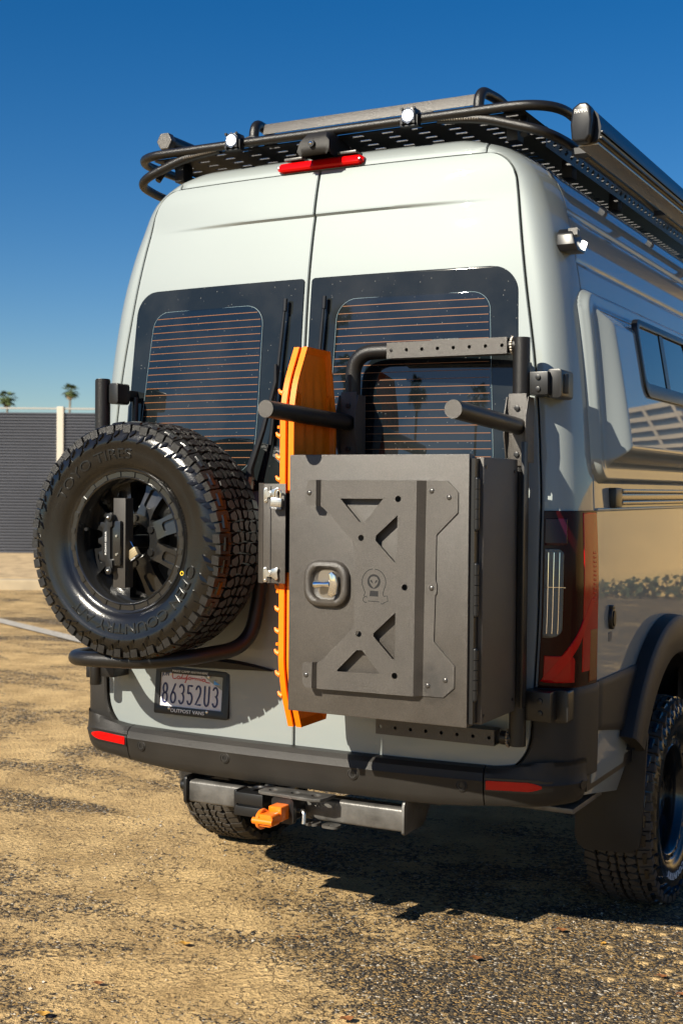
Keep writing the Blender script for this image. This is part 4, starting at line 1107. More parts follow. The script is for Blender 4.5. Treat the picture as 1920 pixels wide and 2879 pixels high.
for sg in (-1, 1):
    # slotted side skirts beside the deck
    B = MB(); yy = .42
    for k in range(44):
        y0 = yy + k * .062
        cyc = (y0 + y0 + .062) / 2
        inner = [(cyc - .022, 2.722), (cyc - .006, 2.715), (cyc + .022, 2.733), (cyc + .006, 2.742)]
        v = [(sg * .735, y0, 2.70), (sg * .735, y0 + .062, 2.70), (sg * .735, y0 + .062, 2.768), (sg * .735, y0, 2.768)] + [(sg * .735, a, b) for a, b in inner]
        B.add(v, [(0, 1, 5, 4), (1, 2, 6, 5), (2, 3, 7, 6), (3, 0, 4, 7)])
    rk(B.build('slotted_skirt', DECK, smooth=0, recalc=False))
B = MB()
for y in (.75, 1.5, 2.25, 3.0): B.bx((-.83, y - .02, 2.772), (.83, y + .02, 2.80))
rk(B.build('crossbars', DECK, smooth=0))
for sg in (-1, 1):
    for y in (.33, .9, 1.5): rk(MB().bx((sg * .66 - .02, y - .03, 2.70), (sg * .66 + .02, y + .03, 2.768)).build('mount_foot', DECK, bevel=.004))
# raised fairing plate between two hoops
B = MB(); B.prism([[(-.40, 2.888), (.455, 2.888), (.455, 2.930), (-.40, 2.930)]], lambda a, b, d: (a, .475 - d + (b - 2.888) * .35, b), -.003, .003); rk(B.build('fairing_plate', POWDER, bevel=.001))
for x, sg in ((-.43, -1), (.478, 1)):
    B = MB(); B.tube(fillet([(x, .455, 2.80), (x, .46, 2.935), (x + sg * .02, .62, 2.935), (x + sg * .10, .80, 2.80)], .055, 8), .019, 14); rk(B.build('hoop_tube', TUBE))
# lit work lights
for x in (-.345, .345):
    c_ = Vector((x, .182, 2.788))
    w = rk(MB().box(c_ + Vector((0, .014, 0)), (.050, .05, .052)).build('work_light', BLACK, smooth=30, bevel=.006))
    hexa = [(.0255 * math.cos(R_(30 + 60 * k)), .0285 * math.sin(R_(30 + 60 * k))) for k in range(6)]
    MB().prism([[(c_.x + a, c_.z + b) for a, b in hexa]], XZ(c_.y - .011), 0, .002).build('reflector_bowl', LEDR, w, smooth=0)
    MB().cyl((c_.x, c_.y - .0135, c_.z), (c_.x, c_.y - .015, c_.z), .0175, 16).build('lit_lens', LED, w, smooth=0)
    B = MB()
    for sx in (-1, 1):
        for sz in (-1, 1): B.box(c_ + Vector((sx * .022, -.013, sz * .023)), (.008, .006, .008))
    B.build('lens_screw', BLACK, w)
    B = MB(); B.bx((x - .030, .178, 2.755), (x + .030, .205, 2.759)); B.bx((x - .031, .178, 2.755), (x - .027, .205, 2.79)); B.bx((x + .027, .178, 2.755), (x + .031, .205, 2.79)); B.build('light_bracket', BLACK, w)
    B = MB().tube(fillet([(x + .02, .22, 2.80), (x + .06, .22, 2.81), (x + .10, .235, 2.775), (x + .13, .25, 2.765)], .03), .004, 6); B.build('cable', BLACK, w)

stube = thing('storage_tube', 'black tube with a hexagonal end cap on the left of the roof', 'storage tube', (-.87, .5, 2.925))
B = MB(); B.tube([(0, .01, 0), (0, 2.2, 0)], .031, 24); B.build('tube', TUBE, stube)
B = MB(); hx = [(.036 * math.cos(R_(60 * k)), .036 * math.sin(R_(60 * k))) for k in range(6)]; B.prism([hx], lambda a, b, d: (a, -d, b), -.03, .006); B.build('hexagonal_cap', POWDER, stube, smooth=0, bevel=.003)
B = MB()
for y in (.12, 1.0, 1.9): B.bx((-.012, y, -.14), (.012, y + .05, -.025)); B.bx((-.012, y, -.14), (.06, y + .05, -.13))
B.build('tube_bracket', BLACK, stube)

# awning
awn = thing('roof_awning', 'long black awning case along the right edge of the roof', 'awning', (.96, .12, 2.62))
prof = [(-.032, .0), (-.036, .05), (-.030, .098), (-.010, .110), (.012, .108), (.034, .085), (.044, .045), (.040, .012), (.026, .0)]
B = MB(); B.prism([prof], lambda a, b, d: (a, .03 + d, b), 0, 4.2); B.build('case', AWN, awn, smooth=50)
for z in (.012, .030): 
    B = MB(); B.bx((.036 + (z > .02) * .004, .031, z - .003), (.0475 + (z > .02) * .002, 4.2, z + .003)); B.build('case_rib', AWN, awn, bevel=.001)
B = MB(); B.bx((-.03, .04, -.006), (.034, 4.2, .004)); B.build('lead_rail', ALU, awn, bevel=.002)
B = MB(); pc = [(-.036, .004), (-.040, .05), (-.034, .100), (-.012, .114), (.010, .113), (.022, .100), (.026, .06), (.022, .012), (.008, -.004), (-.024, -.004)]
B.prism([pc], lambda a, b, d: (a, .032 - d, b), 0, .045); cap_ = B.build('end_cap', AWN, awn, smooth=40, bevel=.010, segs=3)
text('lettering', 'FIAMMA', WHITE, awn, lambda a, b, d: (-.026 + a, -.0132 - d, .082 + b), .040, .012, .001)
B = MB()
for y in (.25, 1.3, 2.4): B.bx((-.12, y, .03), (-.035, y + .06, .05)); 
B.build('mount_arm', BLACK, awn)

# ------------------------------------------------------------------ spare wheel and its carrier
SPC = Vector((-.425, -.212, 1.378))
spare = thing('spare_wheel', 'full-size spare wheel with chunky off-road tyre on the rear carrier', 'wheel', SPC)
ty = place('tyre', tyreM, spare); place('tread', treadM, ty); place('sidewall_lugs', sideM, ty)
def ring_text(body, th0, span, r, h, name='lettering', m=None, lift=.0016):
    v, f = text2d(body); B = MB()
    for_ = [(q[0], q[1], q[2]) for q in v]
    def pt(q):
        rr = r + h * q[1]; th = R_(th0 + span * q[0]); hh_ = np.interp(rr, [.24, .246, .262, .29, .315, .335], [.112, .119, .128, .1325, .1325, .132]) + (q[2] + .5) * lift
        return (rr * math.sin(th), -hh_, rr * math.cos(th))
    B.add([pt(q) for q in for_], f); return B.build(name, m or RUBBER, ty, smooth=0, recalc=False)
LETM = mat('raised_letters', (.008, .0078, .0075), .30)
ring_text('TOYO TIRES', -62, 70, .268, .034, m=LETM, lift=.003)
ring_text('OPEN COUNTRY A/T', 104, 118, .268, .034, m=LETM, lift=.003)
ring_text('LT245/75R17 121/118S', 40, 46, .248, .010, m=LETM)
B = MB(); a = R_(112); c_ = Vector((.256 * math.sin(a), -.127, .256 * math.cos(a))); B.tube([c_ + Vector((.006 * math.cos(t), 0, .006 * math.sin(t))) for t in np.linspace(0, 6.283, 17)], .0016, 5, cap=False); B.build('yellow_mark', YELL, ty)
rm = place('rim', rimM, spare); place('hub', hubM, rm)
for k in range(8): place('spoke', spokeM, rm, rot=(0, 2 * math.pi * (k + .5) / 8, 0))
B = MB().cyl((-.170, -.09, .035), (-.155, -.118, .035), .006, 8); B.build('valve', BLACK, rm)

carr = thing('tyre_carrier', 'black tube swing-out tyre carrier holding the spare wheel', 'tyre carrier', (-.775, 0, .84))
CO = Vector((-.775, 0, .84))
def ck(o): o.parent = carr; o.matrix_parent_inverse = Matrix.Translation(-CO); return o
ck(MB().tube([(-.775, .0, .94), (-.775, .0, 1.937)], .0275, 18).build('upright_tube', TUBE, smooth=40))
ck(MB().cyl((-.775, .0, 1.937), (-.775, .0, 1.942), .0255, 18).build('tube_cap', TUBE, bevel=.002))
B = MB().tube(fillet([(-.770, .0, .958), (-.705, -.285, .972), (-.30, -.285, .985), (-.13, -.03, 1.02), (-.105, .0, 1.20), (-.105, .0, 1.46)], [0, .13, .17, .15, .10, 0], 10), .0255, 16)
ck(B.build('lower_hoop', TUBE))
B = MB(); B.bx((-.76, -.015, 1.30), (-.10, .015, 1.45)); B.bx((-.50, -.085, 1.1), (-.35, .012, 1.65)); ck(B.build('mount_plate', BLACK, bevel=.004))
B = MB(); B.prism([rrect(-.720, 1.888, .040, .075, .010, 3)], XZ(.01), -.05, .02); B.bx((-.735, .03, 1.866), (-.715, .14, 1.905)); ck(B.build('upper_hinge', BLACK, smooth=35, bevel=.004))
B = MB(); B.cyl((-.800, .0, .838), (-.800, .0, .945), .0215, 16); B.bx((-.845, .0, .86), (-.822, .03, .905)); B.bx((-.785, .0, .868), (-.72, .09, .915)); ck(B.build('lower_hinge', TUBE, smooth=35, bevel=.003))
B = MB().tube([(-.705, .09, 1.58), (-.705, .10, 1.88)], .012, 12); ck(B.build('door_post', BLACK))

# recovery gear mount on the wheel
jm = thing('wheel_mount_bracket', 'black bracket with a vertical bar bolted across the spare wheel', 'bracket', (-.42, -.35, 1.37))
JO = Vector((-.42, -.35, 1.37))
BARM = mat('bar_steel', (.030, .026, .022), .5, bump=(500, .4))
def jk(o): o.parent = jm; o.matrix_parent_inverse = Matrix.Translation(-JO); return o
jk(MB().bx((-.443, -.360, 1.228), (-.395, -.352, 1.518)).build('vertical_bar', BARM, bevel=.0015))
jk(MB().bx((-.40, -.3515, 1.228), (-.395, -.318, 1.518)).build('bar_flange', BARM, bevel=.001))
B = MB(); B.cyl((-.42, -.35, 1.375), (-.42, -.20, 1.375), .022); jk(B.build('threaded_post', BLACK))
clp = [(.0, .095), (.014, .10), (.022, .09), (.020, .055), (.012, .05), (.012, -.05), (.020, -.055), (.022, -.09), (.012, -.10), (-.002, -.095), (-.008, -.06), (-.030, -.055), (-.034, -.03), (-.022, -.026), (-.022, -.006), (-.036, .0), (-.036, .014), (-.018, .022), (-.018, .048), (-.030, .056), (-.026, .068), (-.008, .066)]
B = MB().prism([[(-.452 + a, 1.372 + b) for a, b in clp]], XZ(-.375), -.006, .006); jk(B.build('clamp_plate', BLACK, smooth=30, bevel=.002))
jk(MB().bx((-.440, -.374, 1.300), (-.405, -.361, 1.445)).build('clamp_block', RIM, bevel=.003))
for dz in (.084, -.088): 
    B = MB(); B.cyl((-.442, -.381, 1.372 + dz), (-.442, -.388, 1.372 + dz), .013, 16); jk(B.build('clamp_bolt', BLACK, bevel=.002))
    B = MB(); B.sphere((-.442, -.388, 1.372 + dz), .005); jk(B.build('bolt_pin', STEEL))
v, f = text2d('ROAM GEAR'); B = MB(); B.add([(-.4535 - q[1] * .006, -.3815 - (q[2] + .5) * .001, 1.335 + q[0] * .075) for q in v], f); jk(B.build('lettering', WHITE, smooth=0, recalc=False))
for z in (1.336, 1.396): jk(MB().cyl((-.418, -.374, z), (-.418, -.378, z), .004, 10).build('rivet', STEEL))

def padlock(name, label, c_, rot, body_m, base_m, w, h, d, sr, txt=None):
    t = thing(name, label, 'padlock', c_); t.rotation_euler = rot
    B = MB().box((0, 0, 0), (w, d, h)); B.build('lock_body', body_m, t, smooth=30, bevel=.002)
    for k in range(3): MB().box((0, 0, -h / 2 + h * (k + 1) / 4), (w * 1.008, d * 1.01, .0006)).build('laminate_line', GREYSTEEL, t)
    MB().box((0, 0, -h / 2 - .004), (w * 1.08, d * 1.1, .0075)).build('lock_base', base_m, t, bevel=.002)
    pts = [(-w * .28, 0, h / 2 - .004), (-w * .28, 0, h / 2 + sr * .6)] + [(-w * .28 * math.cos(a), 0, h / 2 + sr * .6 + w * .28 * math.sin(a)) for a in np.linspace(0, math.pi, 10)[1:-1]] + [(w * .28, 0, h / 2 + sr * .6), (w * .28, 0, h / 2 - .004)]
    MB().tube(pts, .0032, 10).build('shackle', CHROME, t)
    if txt: text('lettering', txt, WHITE, t, lambda a, b, d_: (-w * .36 + a, -d * .555 - d_, -h / 2 - .0065 + b), w * .5, .0048, .0005)
    return t
padlock('padlock', 'small brass padlock hanging behind the bracket on the spare wheel', (-.381, -.335, 1.340), (0, R_(-33), 0), BRASS, BLACK, .038, .028, .018, .030, 'MASTER')

# ------------------------------------------------------------------ storage box on its carrier
bc = thing('box_carrier', 'black tube swing arm with drilled bars carrying the grey box', 'box carrier', (.801, .03, .775))
BO = Vector((.801, .03, .775))
def bk(o): o.parent = bc; o.matrix_parent_inverse = Matrix.Translation(-BO); return o
bk(MB().tube([(.801, .03, .772), (.801, .03, 2.020)], .0262, 20).build('hinge_post', TUBE, smooth=40, bevel=0))
B = MB().tube(fillet([(.39, .028, 1.998), (.224, .028, 1.998), (.224, .028, .86)], [0, .15, 0], 10), .0255, 16); bk(B.build('bent_tube', TUBE))
def channel(x0, x1, z0, z1, y, bump_):
    pts = [(x0, z0), (x1, z0), (x1, z1), (x0 + (x1 - x0) * .62, z1), (x0 + (x1 - x0) * .60, z1 + bump_), (x0 + (x1 - x0) * .40, z1 + bump_), (x0 + (x1 - x0) * .37, z1), (x0, z1)]
    hs = [list(reversed(circ(x0 + (x1 - x0) * (.04 + .92 * k / 7), (z0 + z1) / 2, .0058, 12))) for k in range(8)]
    B = MB(); B.prism([pts] + hs, XZ(y), -.004, .001); B.bx((x0, y + .0045, z1 - .004), (x1, y + .05, z1)); B.bx((x0, y + .0045, z0), (x1, y + .05, z0 + .004)); B.bx((x0, y + .045, z0 + .005), (x1, y + .05, z1 - .005))
    return B.build('drilled_bar', POWDER, smooth=25)
bk(channel(.358, .764, 1.971, 2.021, .002, .004)); bk(channel(.333, .737, .769, .818, .0, .001))
for z in (1.997, .793):
    B = MB(); B.tube([(.75, .028, z), (.79, .03, z)], .022, 12); bk(B.build('joint_stub', TUBE))
    B = MB()
    for k in range(9):
        a = -1.4 + 2.8 * k / 8; B.sphere((.774, .028 - .021 * math.cos(a), z + .024 * math.sin(a)), .0055, 6, 4)
    bk(B.build('weld_bead', ALU))
# pegs with their brackets
for (x0, z0, x1, z1, xb) in ((.803, 1.748, .825, 1.768, .801), (.224, 1.768, .246, 1.781, .224)):
    B = MB().tube([(x0, .01, z0), (x1, -.55, z1), (x1, -.5515, z1)], [.0255, .0255, .0245], 24); pg = bk(B.build('peg', TUBE, smooth=40))
    B = MB().add([(x1 + .0252 * math.cos(2 * math.pi * k / 24), -.5522 , z1 + .0252 * math.sin(2 * math.pi * k / 24)) for k in range(24)], [tuple(range(24))]); o = B.build('peg_end', POWDER, smooth=0); bk(o)
    pts = [(xb - .028, z0 + .10), (xb + .028, z0 + .10), (xb + .034, z0 + .03), (xb + .034, z0 - .045), (xb + .026, z0 - .12), (xb - .026, z0 - .12), (xb - .034, z0 - .045), (xb - .034, z0 + .03)]
    B = MB().prism([pts], XZ(.002), -.004, .004); br_ = bk(B.build('peg_bracket', POWDER, bevel=.002))
    for sg in (-1, 1):
        B = MB().prism([[(-.002, z0 + .09), (.05, z0 + .09), (.05, z0 - .11), (-.002, z0 - .11), (-.025, z0 - .03), (-.025, z0 + .03)]], YZ(xb + sg * .034), -.002, .002); bk(B.build('bracket_cheek', POWDER, bevel=.001))
    for dz in (.055, -.085):
        B = MB().cyl((xb, .0, z0 + dz), (xb, -.009, z0 + dz), .0085, 12); bk(B.build('bracket_bolt', BLACK, bevel=.0015))
# hinges to the body
B = MB(); B.bx((.818, .03, 1.845), (.885, .16, 1.915)); B.prism([rrect(.897, 1.880, .046, .088, .010, 3)], XZ(.08), -.09, .025); B.cyl((.920, .09, 1.85), (.920, .09, 1.91), .012, 12); hg = bk(B.build('upper_hinge', BLACK, smooth=35, bevel=.004))
for z in (1.862, 1.898): bk(MB().cyl((.855, .03, z), (.855, .024, z), .008, 12).build('hinge_bolt', BLACK, bevel=.001))
B = MB(); B.bx((.815, .03, .852), (.905, .15, .942)); B.prism([rrect(.920, .893, .044, .100, .010, 3)], XZ(.11), -.05, .02); hg = bk(B.build('lower_hinge', BLACK, smooth=35, bevel=.005))
for z in (.877, .915): bk(MB().cyl((.872, .03, z), (.872, .024, z), .009, 12).build('hinge_bolt', BLACK, bevel=.001))
bk(MB().bx((.829, -.04, .90), (.839, -.01, 1.70)).build('rear_strip', BLACK, bevel=.001))

boxT = thing('storage_box', 'large dark grey powder-coated steel box with cross plate and chrome handle', 'storage box', (.51, -.2, .888))
XO = Vector((.51, -.2, .888))
def xk(o, p=None):
    o.parent = p or boxT; o.matrix_parent_inverse = Matrix.Translation(-XO) if not p else Matrix.Identity(4); return o
BZ0, BZ1 = .888, 1.655
bb = xk(MB().bx((.285, -.3165, BZ0 + .004), (.820, -.043, BZ1 - .008)).build('box_body', POWDER, bevel=.004))
B = MB(); ww = .004
B.bx((.217, -.363, BZ0), (.795, -.359, BZ1)); B.bx((.217, -.3588, BZ0), (.221, -.317, BZ1)); B.bx((.791, -.3588, BZ0), (.795, -.322, BZ1)); B.bx((.2212, -.3588, BZ1 - .004), (.7908, -.317, BZ1)); B.bx((.2212, -.3588, BZ0), (.7908, -.317, BZ0 + .004))
lid = xk(MB().box((.506, -.340, (BZ0 + BZ1) / 2), (.578, .046, BZ1 - BZ0)).build('lid', POWDER, bevel=.0035))
# raised cross plate
main = [(.338, 1.579), (.647, 1.580), (.642, .968), (.330, .965), (.330, 1.040), (.350, 1.054), (.446, 1.148), (.454, 1.172), (.452, 1.382), (.443, 1.406), (.352, 1.494), (.338, 1.504)]
holes = [[(.403, 1.526), (.542, 1.527), (.483, 1.459), (.466, 1.459)], [(.588, 1.481), (.587, 1.348), (.578, 1.347), (.518, 1.407), (.520, 1.421)], [(.584, 1.203), (.584, 1.070), (.575, 1.070), (.514, 1.131), (.515, 1.140)], [(.461, 1.088), (.479, 1.088), (.537, 1.024), (.398, 1.021), (.398, 1.026)]]
dots = [circ(a, b, .0092, 14) for a, b in [(.589, 1.527), (.472, 1.413), (.612, 1.276), (.467, 1.135), (.583, 1.022)]]
def cw(lp): 
    A = sum(lp[i][0] * lp[(i + 1) % len(lp)][1] - lp[(i + 1) % len(lp)][0] * lp[i][1] for i in range(len(lp))); return lp if A < 0 else list(reversed(lp))
# logo cut: a bow shackle outline in dashes with a small alien face
head = [(.515 + .021 * math.cos(t) * (1 if math.sin(t) > 0 else .78 - .25 * abs(math.sin(t))), 1.287 + .019 * math.sin(t)) for t in np.linspace(0, 6.283, 19)[:-1]]
ncut = [(.497, 1.262), (.533, 1.262), (.531, 1.246), (.499, 1.246)]
cp_ = MB().prism([main] + [cw(h_) for h_ in holes + dots], XZ(-.363), .022, .026)
cross = xk(cp_.build('cross_plate', POWDER, smooth=20, bevel=0))
# folded walls of the plate
def wall(nm, x0, z0, x1, z1, d0, d1):
    B = MB(); t = .0018; B.add([(x0, -.363 - d0, z0), (x0, -.363 - d1, z0), (x0, -.363 - d1, z1), (x0, -.363 - d0, z1), (x1, -.363 - d0, z0), (x1, -.363 - d1, z0), (x1, -.363 - d1, z1), (x1, -.363 - d0, z1)], [(0, 1, 2, 3), (7, 6, 5, 4), (0, 4, 5, 1), (1, 5, 6, 2), (2, 6, 7, 3), (3, 7, 4, 0)])
    return B.build(nm, POWDER, None, smooth=0)
B = MB(); B.add([(.6472, -.363 - .026, 1.580), (.6422, -.363 - .026, .968), (.662, -.363 - .004, .968), (.668, -.363 - .004, 1.580)], [(0, 1, 2, 3)]); B.add([(.6455, -.363 - .024, 1.580), (.6405, -.363 - .024, .968), (.660, -.3635, .968), (.666, -.3635, 1.580)], [(3, 2, 1, 0)]); xk(B.build('fold', POWDER, smooth=0, recalc=False))
flange = [(.664, 1.580), (.733, 1.579), (.764, 1.548), (.764, 1.491), (.699, 1.427), (.698, 1.296), (.702, 1.290), (.702, 1.263), (.697, 1.256), (.694, 1.125), (.758, 1.060), (.758, .998), (.725, .969), (.658, .968)]
xk(MB().prism([flange], XZ(-.363), .0004, .0045).build('flange', POWDER, smooth=20))
for tb, xr in (([(.297, 1.557), (.306, 1.579), (.331, 1.580), (.331, 1.504), (.308, 1.504), (.297, 1.520)], .331), ([(.290, 1.038), (.297, 1.043), (.323, 1.044), (.321, .968), (.300, .969), (.290, .982)], .322)):
    xk(MB().prism([tb], XZ(-.363), .038, .042).build('mount_tab', POWDER, smooth=20))
    za, zb = tb[3][1], tb[2][1]; B = MB(); B.add([(xr, -.363 - .042, za), (xr, -.363 - .042, zb), (xr + .009, -.363 - .024, zb), (xr + .009, -.363 - .024, za)], [(0, 1, 2, 3)]); xk(B.build('fold', POWDER, smooth=0, recalc=False))
RIV = mat('rivet_metal', (.10, .095, .09), .25, .6)
for a, b, d in [(.684, 1.551, .0045), (.737, 1.533, .0045), (.686, 1.276, .0045), (.731, 1.018, .0045), (.677, .999, .0045), (.309, 1.542, .042), (.303, 1.006, .042)]:
    xk(MB().sphere((a, -.363 - d, b), .0078, 12, 8, sc=(1, .55, 1)).build('rivet', RIV))
# emblem
LG = MB()
ym = XZ(-.3892)
out = arcp(.515, 1.287, .038, .038, 205, -25, 26)
sh1 = out + [(.546, 1.262), (.553, 1.246)]
for pts in (arcp(.515, 1.287, .038, .038, 85, -22, 10), arcp(.515, 1.287, .038, .038, 97, 202, 10), [(.480, 1.272), (.487, 1.256), (.483, 1.246)], [(.549, 1.272), (.544, 1.256), (.545, 1.250)], arcp(.489, 1.236, .0085, .0085, 60, 290, 8), arcp(.541, 1.234, .0085, .0085, 250, 330, 4), [(.497, 1.232), (.532, 1.231)], [(.547, 1.248), (.558, 1.249), (.560, 1.234), (.549, 1.230)]):
    stroke(LG, pts, .0022, lambda a, b, d: (a, -.3894 - d, b), 0)
LG.add([(a, -.38945, b) for a, b in circ(.515, 1.289, .021, 20)], [tuple(range(20))]); LG.add([(a, -.38945, b) for a, b in [(.503, 1.262), (.529, 1.262), (.529, 1.246), (.501, 1.246)]], [(0, 1, 2, 3)])
em = LG.build('emblem', DARK, smooth=0, recalc=False); xk(em)
alien = [(.515 + a, 1.289 + b) for a, b in [(0, .015), (.009, .013), (.0145, .005), (.013, -.004), (.007, -.013), (.002, -.018), (-.002, -.018), (-.007, -.013), (-.013, -.004), (-.0145, .005), (-.009, .013)]]
xk(MB().add([(a, -.3897, b) for a, b in alien], [tuple(range(len(alien)))]).build('emblem_face', POWDER, smooth=0, recalc=False))
B = MB()
for sg in (-1, 1):
    eye = [(sg * .002, -.007), (sg * .010, -.001), (sg * .012, .005), (sg * .006, .003)]
    B.add([(.515 + a, -.3900, 1.289 + b) for a, b in (eye if sg > 0 else eye[::-1])], [(0, 1, 2, 3)])
xk(B.build('emblem_eyes', DARK, smooth=0, recalc=False))
# chrome T handle in its bezel
def dshape(w, h, k=0):
    return [(.350 + a, 1.274 + b) for a, b in ((rrect(0, 0, w, h, min(w, h) * .36, 6)))]
bz = MB(); lo = dshape(.150, .138); li = dshape(.094, .092); n_ = len(lo); lev = [(lo, .0), (dshape(.148, .136), .012), (dshape(.138, .126), .019), (dshape(.112, .106), .020), (dshape(.098, .094), .013), (li, .004), (dshape(.084, .082), .0012)]
vs = []; fs = []
for lp, d in lev: vs += [(a + .0 , -.363 - d, b) for a, b in lp]
for i in range(len(lev) - 1):
    for k in range(n_): fs.append((i * n_ + k, i * n_ + (k + 1) % n_, (i + 1) * n_ + (k + 1) % n_, (i + 1) * n_ + k))
fs.append(tuple((len(lev) - 1) * n_ + k for k in range(n_)))
hd = xk(bz.add(vs, fs).build('handle_bezel', POWDER, smooth=50))
xk(MB().add([(.350 + (a - .350) * .80 , -.3646, b) for a, b in dshape(.08, .084)], [tuple(range(n_))]).build('handle_dish', ALU, smooth=0))
B = MB(); B.tube([(.318, -.388, 1.272), (.328, -.389, 1.272), (.350, -.390, 1.274), (.372, -.391, 1.275)], [.0105, .012, .007, .010], 14)
B.prism([[(.366, 1.243), (.380, 1.238), (.394, 1.246), (.398, 1.276), (.393, 1.302), (.380, 1.312), (.370, 1.306), (.374, 1.276)]], XZ(-.384), 0, .013); B.cyl((.374, -.39, 1.275), (.374, -.364, 1.275), .010, 12)
xk(B.build('chrome_handle', CHROME, smooth=45, bevel=.003, segs=3))
# hinge column and barrels
xk(MB().bx((.7955, -.352, BZ0 + .01), (.808, -.318, BZ1 - .012)).build('hinge_leaf', BLACK))
for a, b in ((1.445, 1.585), (1.203, 1.345), (.965, 1.106)):
    B = MB()
    for k in range(5):
        z0, z1 = a + (b - a) * k / 5 + .001, a + (b - a) * (k + 1) / 5 - .001; B.cyl((.811, -.345, z0), (.811, -.345, z1), .0085, 12)
    B.sphere((.811, -.345, b), .0065, 10, 6); B.sphere((.811, -.345, a), .0065, 10, 6); xk(B.build('hinge_barrel', BLACK, smooth=40))
for y, z in ((-.30, 1.62), (-.07, 1.61), (-.30, .915), (-.07, .93)): xk(MB().cyl((.820, y, z), (.8225, y, z), .005, 10).build('side_rivet', BLACK))

# traction boards standing against the left side of the box
def board(xc, label, flip):
    t = thing('traction_board', label, 'traction board', (xc, -.185, .82), 'orange traction boards')
    t.rotation_euler = (0, 0, R_(2))
    yl, yr = spline([.0, .13, .22, .95, 1.03, 1.17], [-.085, -.135, -.15, -.15, -.135, -.065]), spline([.0, .13, .22, .95, 1.03, 1.17], [.085, .125, .14, .14, .125, .095])
    zs = np.linspace(0, 1.17, 60); n = 26; vs = []; fs = []
    tt = [0, .02, .035, .055, .075, .095, .115] + list(np.linspace(.14, .86, 26)) + [.885, .905, .925, .945, .965, .98, 1]
    def prof_(u, z, y):
        rimh = .009 if (u < .045 or u > .955 or z < .018 or z > 1.152) else 0
        dish = -.012 * sst(.05, .11, u) * sst(.95, .89, u)
        rib = .007 * abs(math.sin((u - .1) * 4.5 * math.pi + 1.1 * math.sin(z * 5.5))) ** 1.4 * sst(.08, .16, u) * sst(.92, .84, u) * (sst(.06, .14, z) * sst(1.11, 1.03, z))
        return rimh + dish * 0 + (-.008 + rib if rimh == 0 else 0)
    for z in zs:
        a, b = yl(z), yr(z)
        for u in tt: y = a + (b - a) * u; vs.append((prof_(u, z, y) * 1.0, y, z))
    m1 = len(vs); nc = len(tt)
    for z in zs:
        a, b = yl(z), yr(z)
        for u in tt: y = a + (b - a) * u; vs.append((prof_(u, z, y) - .007 if not (u < .045 or u > .955) else -.009, y, z))
    for i in range(len(zs) - 1):
        for j in range(nc - 1):
            fs.append((i * nc + j, i * nc + j + 1, (i + 1) * nc + j + 1, (i + 1) * nc + j)); fs.append((m1 + i * nc + j, m1 + (i + 1) * nc + j, m1 + (i + 1) * nc + j + 1, m1 + i * nc + j + 1))
        for j in (0, nc - 1): fs.append((i * nc + j, (i + 1) * nc + j, m1 + (i + 1) * nc + j, m1 + i * nc + j))
    for i in (0, len(zs) - 1):
        for j in range(nc - 1): fs.append((i * nc + j, i * nc + j + 1, m1 + i * nc + j + 1, m1 + i * nc + j))
    MB().add(vs, fs).build('board_shell', ORANGE, t, smooth=40)
    if flip:
        for k in range(15):
            z = .10 + k * .066; y = yl(z)
            MB().tube([(-.010, y + .006, z), (-.020, y + .004, z + .004), (-.024, y + .004, z + .012)], [.009, .006, .003], 7).build('grip_tooth', ORANGE, t)
        for z in (.26, .42, .60, .76, .92): MB().bx((-.019, yl(z) + .001, z - .004), (-.011, yl(z) + .03, z + .004)).build('edge_rib', ORANGE, t)
    else:
        for z, y in ((.985, -.105), (.985, .10), (.70, -.118), (.70, .108), (.30, -.118), (.30, .108)):
            MB().prism([rrect(y, z, .016, .085, .0078, 4), list(reversed(rrect(y, z, .009, .076, .0044, 4)))], lambda a, b, d: (d, a, b), -.006, .006).build('grip_slot_rim', ORANGE, t, smooth=30)
        for y in (-.045, .045):
            for z in (.82, .68): MB().tube([(-.004, y, z), (.012, y, z)], [.014, .012], 12).build('stacking_peg', ORANGE, t)
    return t
board(.199, 'orange traction board nearest the grey box, ribbed face showing', False)
board(.170, 'outer orange traction board with toothed edge, facing the spare wheel', True)

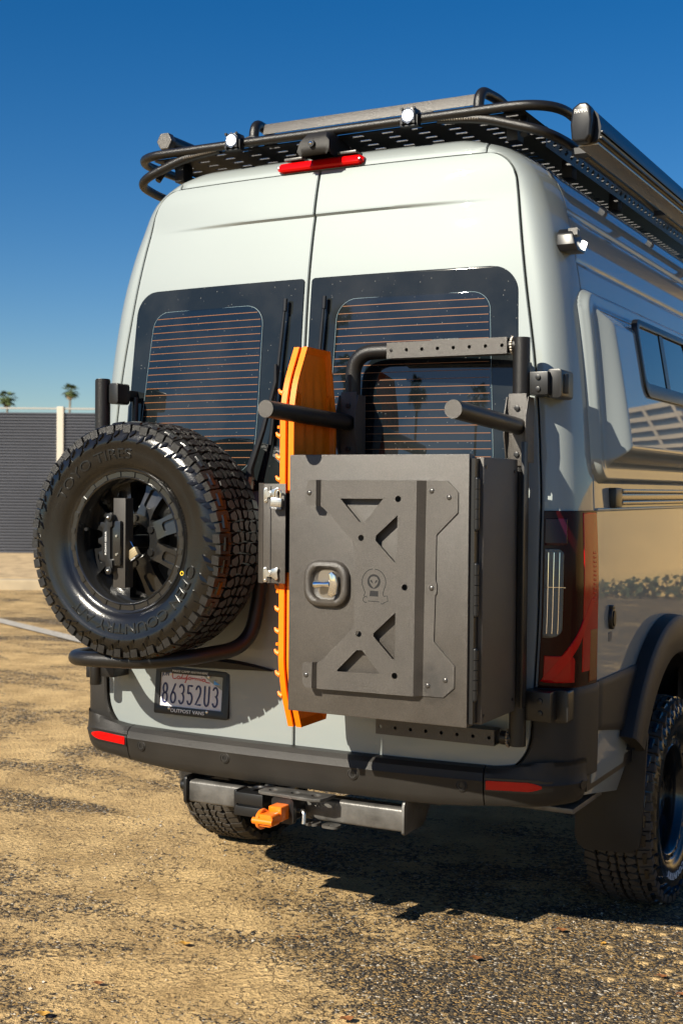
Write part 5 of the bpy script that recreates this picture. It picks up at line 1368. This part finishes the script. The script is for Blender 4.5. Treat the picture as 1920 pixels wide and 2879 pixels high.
# latch plate in front of the boards
lp = thing('board_latch_plate', 'dark grey folded steel plate clamping the orange boards to the box', 'latch plate', (.15, -.36, 1.27))
LO = Vector((.15, -.36, 1.27))
def lk(o): o.parent = lp; o.matrix_parent_inverse = Matrix.Translation(-LO); return o
B = MB(); B.bx((.128, -.366, 1.268), (.205, -.362, 1.568)); lk(B.build('front_plate', POWDER, bevel=.001))
B = MB(); B.prism([[(.092, -.335), (.104, -.352), (.127, -.366), (.127, -.361), (.107, -.346), (.096, -.33)]], lambda a, b, d: (a, b, 1.266 + d), 0, .304); lk(B.build('folded_edge', POWDER, smooth=50, bevel=.0008))
lk(MB().bx((.153, -.3675, 1.27), (.156, -.3655, 1.56)).build('plate_seam', DARK, smooth=0))
lk(MB().bx((.10, -.345, 1.30), (.22, -.333, 1.54)).build('back_strap', BLACK))
for zc_ in (1.545, 1.305):
    lt = lk(MB().prism([rrect(.137, zc_ - .012, .013, .046, .006, 4)], XZ(-.3665), 0, .003).build('latch', STEEL, smooth=30, bevel=.0006))
    B = MB(); B.prism([rrect(.151, zc_ - .008, .018, .020, .003, 3)], XZ(-.3665), .0032, .006); B.cyl((.152, -.372, zc_ - .008), (.152, -.378, zc_ - .008), .0085, 14); lk(B.build('latch_pivot', STEEL, smooth=30))
    B = MB(); B.prism([[(.160, zc_ + .004), (.182, zc_ + .012), (.187, zc_ + .008), (.183, zc_ - .004), (.186, zc_ - .022), (.180, zc_ - .028), (.160, zc_ - .016)]], XZ(-.3665), .006, .010); lk(B.build('latch_lever', STEEL, smooth=30, bevel=.0015))
    for dz in (.006, -.028): lk(MB().sphere((.137, -.3695, zc_ + dz), .0032, 8, 6).build('latch_rivet', STEEL))
padlock('padlock', 'silver laminated padlock with blue-black base on the upper board latch', (.187, -.386, 1.512), (0, R_(4), R_(12)), STEEL, mat('lock_base_blue', (.02, .025, .035), .3), .034, .026, .020, .026, 'MASTER')

# ------------------------------------------------------------------ fallen leaves
LEAF = [mat('dry_leaf_brown', (.22, .085, .025), .7, var=(60, .3)), mat('dry_leaf_yellow', (.45, .24, .04), .7, var=(60, .3))]
def leaf(x, y, s, a, mi, label):
    rd = random.Random(int(x * 1000)); B = MB(); n = 7; vs = []; fs = []
    for i in range(n + 1):
        t = i / n; w = .34 * math.sin(math.pi * min(t * .97 + .03, 1)) ** .8; z = .10 + .22 * (t - .5) ** 2 + .05 * math.sin(9 * t)
        for k in (-1, 0, 1): vs.append((t - .5, k * w + .05 * math.sin(5 * t), z + (.20 if k else .0) * w + rd.uniform(0, .05)))
    for i in range(n):
        for k in range(2): fs.append((i * 3 + k, (i + 1) * 3 + k, (i + 1) * 3 + k + 1, i * 3 + k + 1))
    B.add([(p[0] * s, p[1] * s, p[2] * s) for p in vs], fs); B.tube([(-.5 * s, 0, .14 * s), (-.72 * s, .04 * s, .08 * s)], .018 * s, 4)
    o = B.build('dry_leaf', LEAF[mi], smooth=60, recalc=False); o.location = (x, y, .004); o.rotation_euler = (0, 0, a)
    return tag(o, label, 'leaf', 'dry leaves on the ground')
for args in [(-.325, -.114, .045, .4, 1, 'yellow dry leaf on pale dust below the hitch'),
             (-.359, -.53, .035, .5, 0, 'brown dry leaf on the dust at the lower left'),
             (-.349, -.795, .045, .5, 1, 'dry leaf nearest the lower left corner'),
             (-.029, .142, .018, 1.2, 0, 'tiny curled leaf on the dust just below the bumper shadow'),
             (.443, -.394, .045, .9, 0, 'brown leaf at the bottom edge, middle of the picture'),
             (.747, .649, .042, .3, 0, 'red-brown leaf just outside the shadow edge near the rear wheel'),
             (.589, .246, .045, .2, 0, 'red-brown leaf on gravel midway to the right bottom'),
             (.913, .595, .028, 1.4, 1, 'small orange leaf on gravel beside the sandy cells'),
             (1.164, .392, .035, .2, 0, 'brown leaf among the sandy cells at the right'),
             (1.251, .276, .032, .9, 0, 'small brown leaf at the right edge of the gravel')]: leaf(*args)
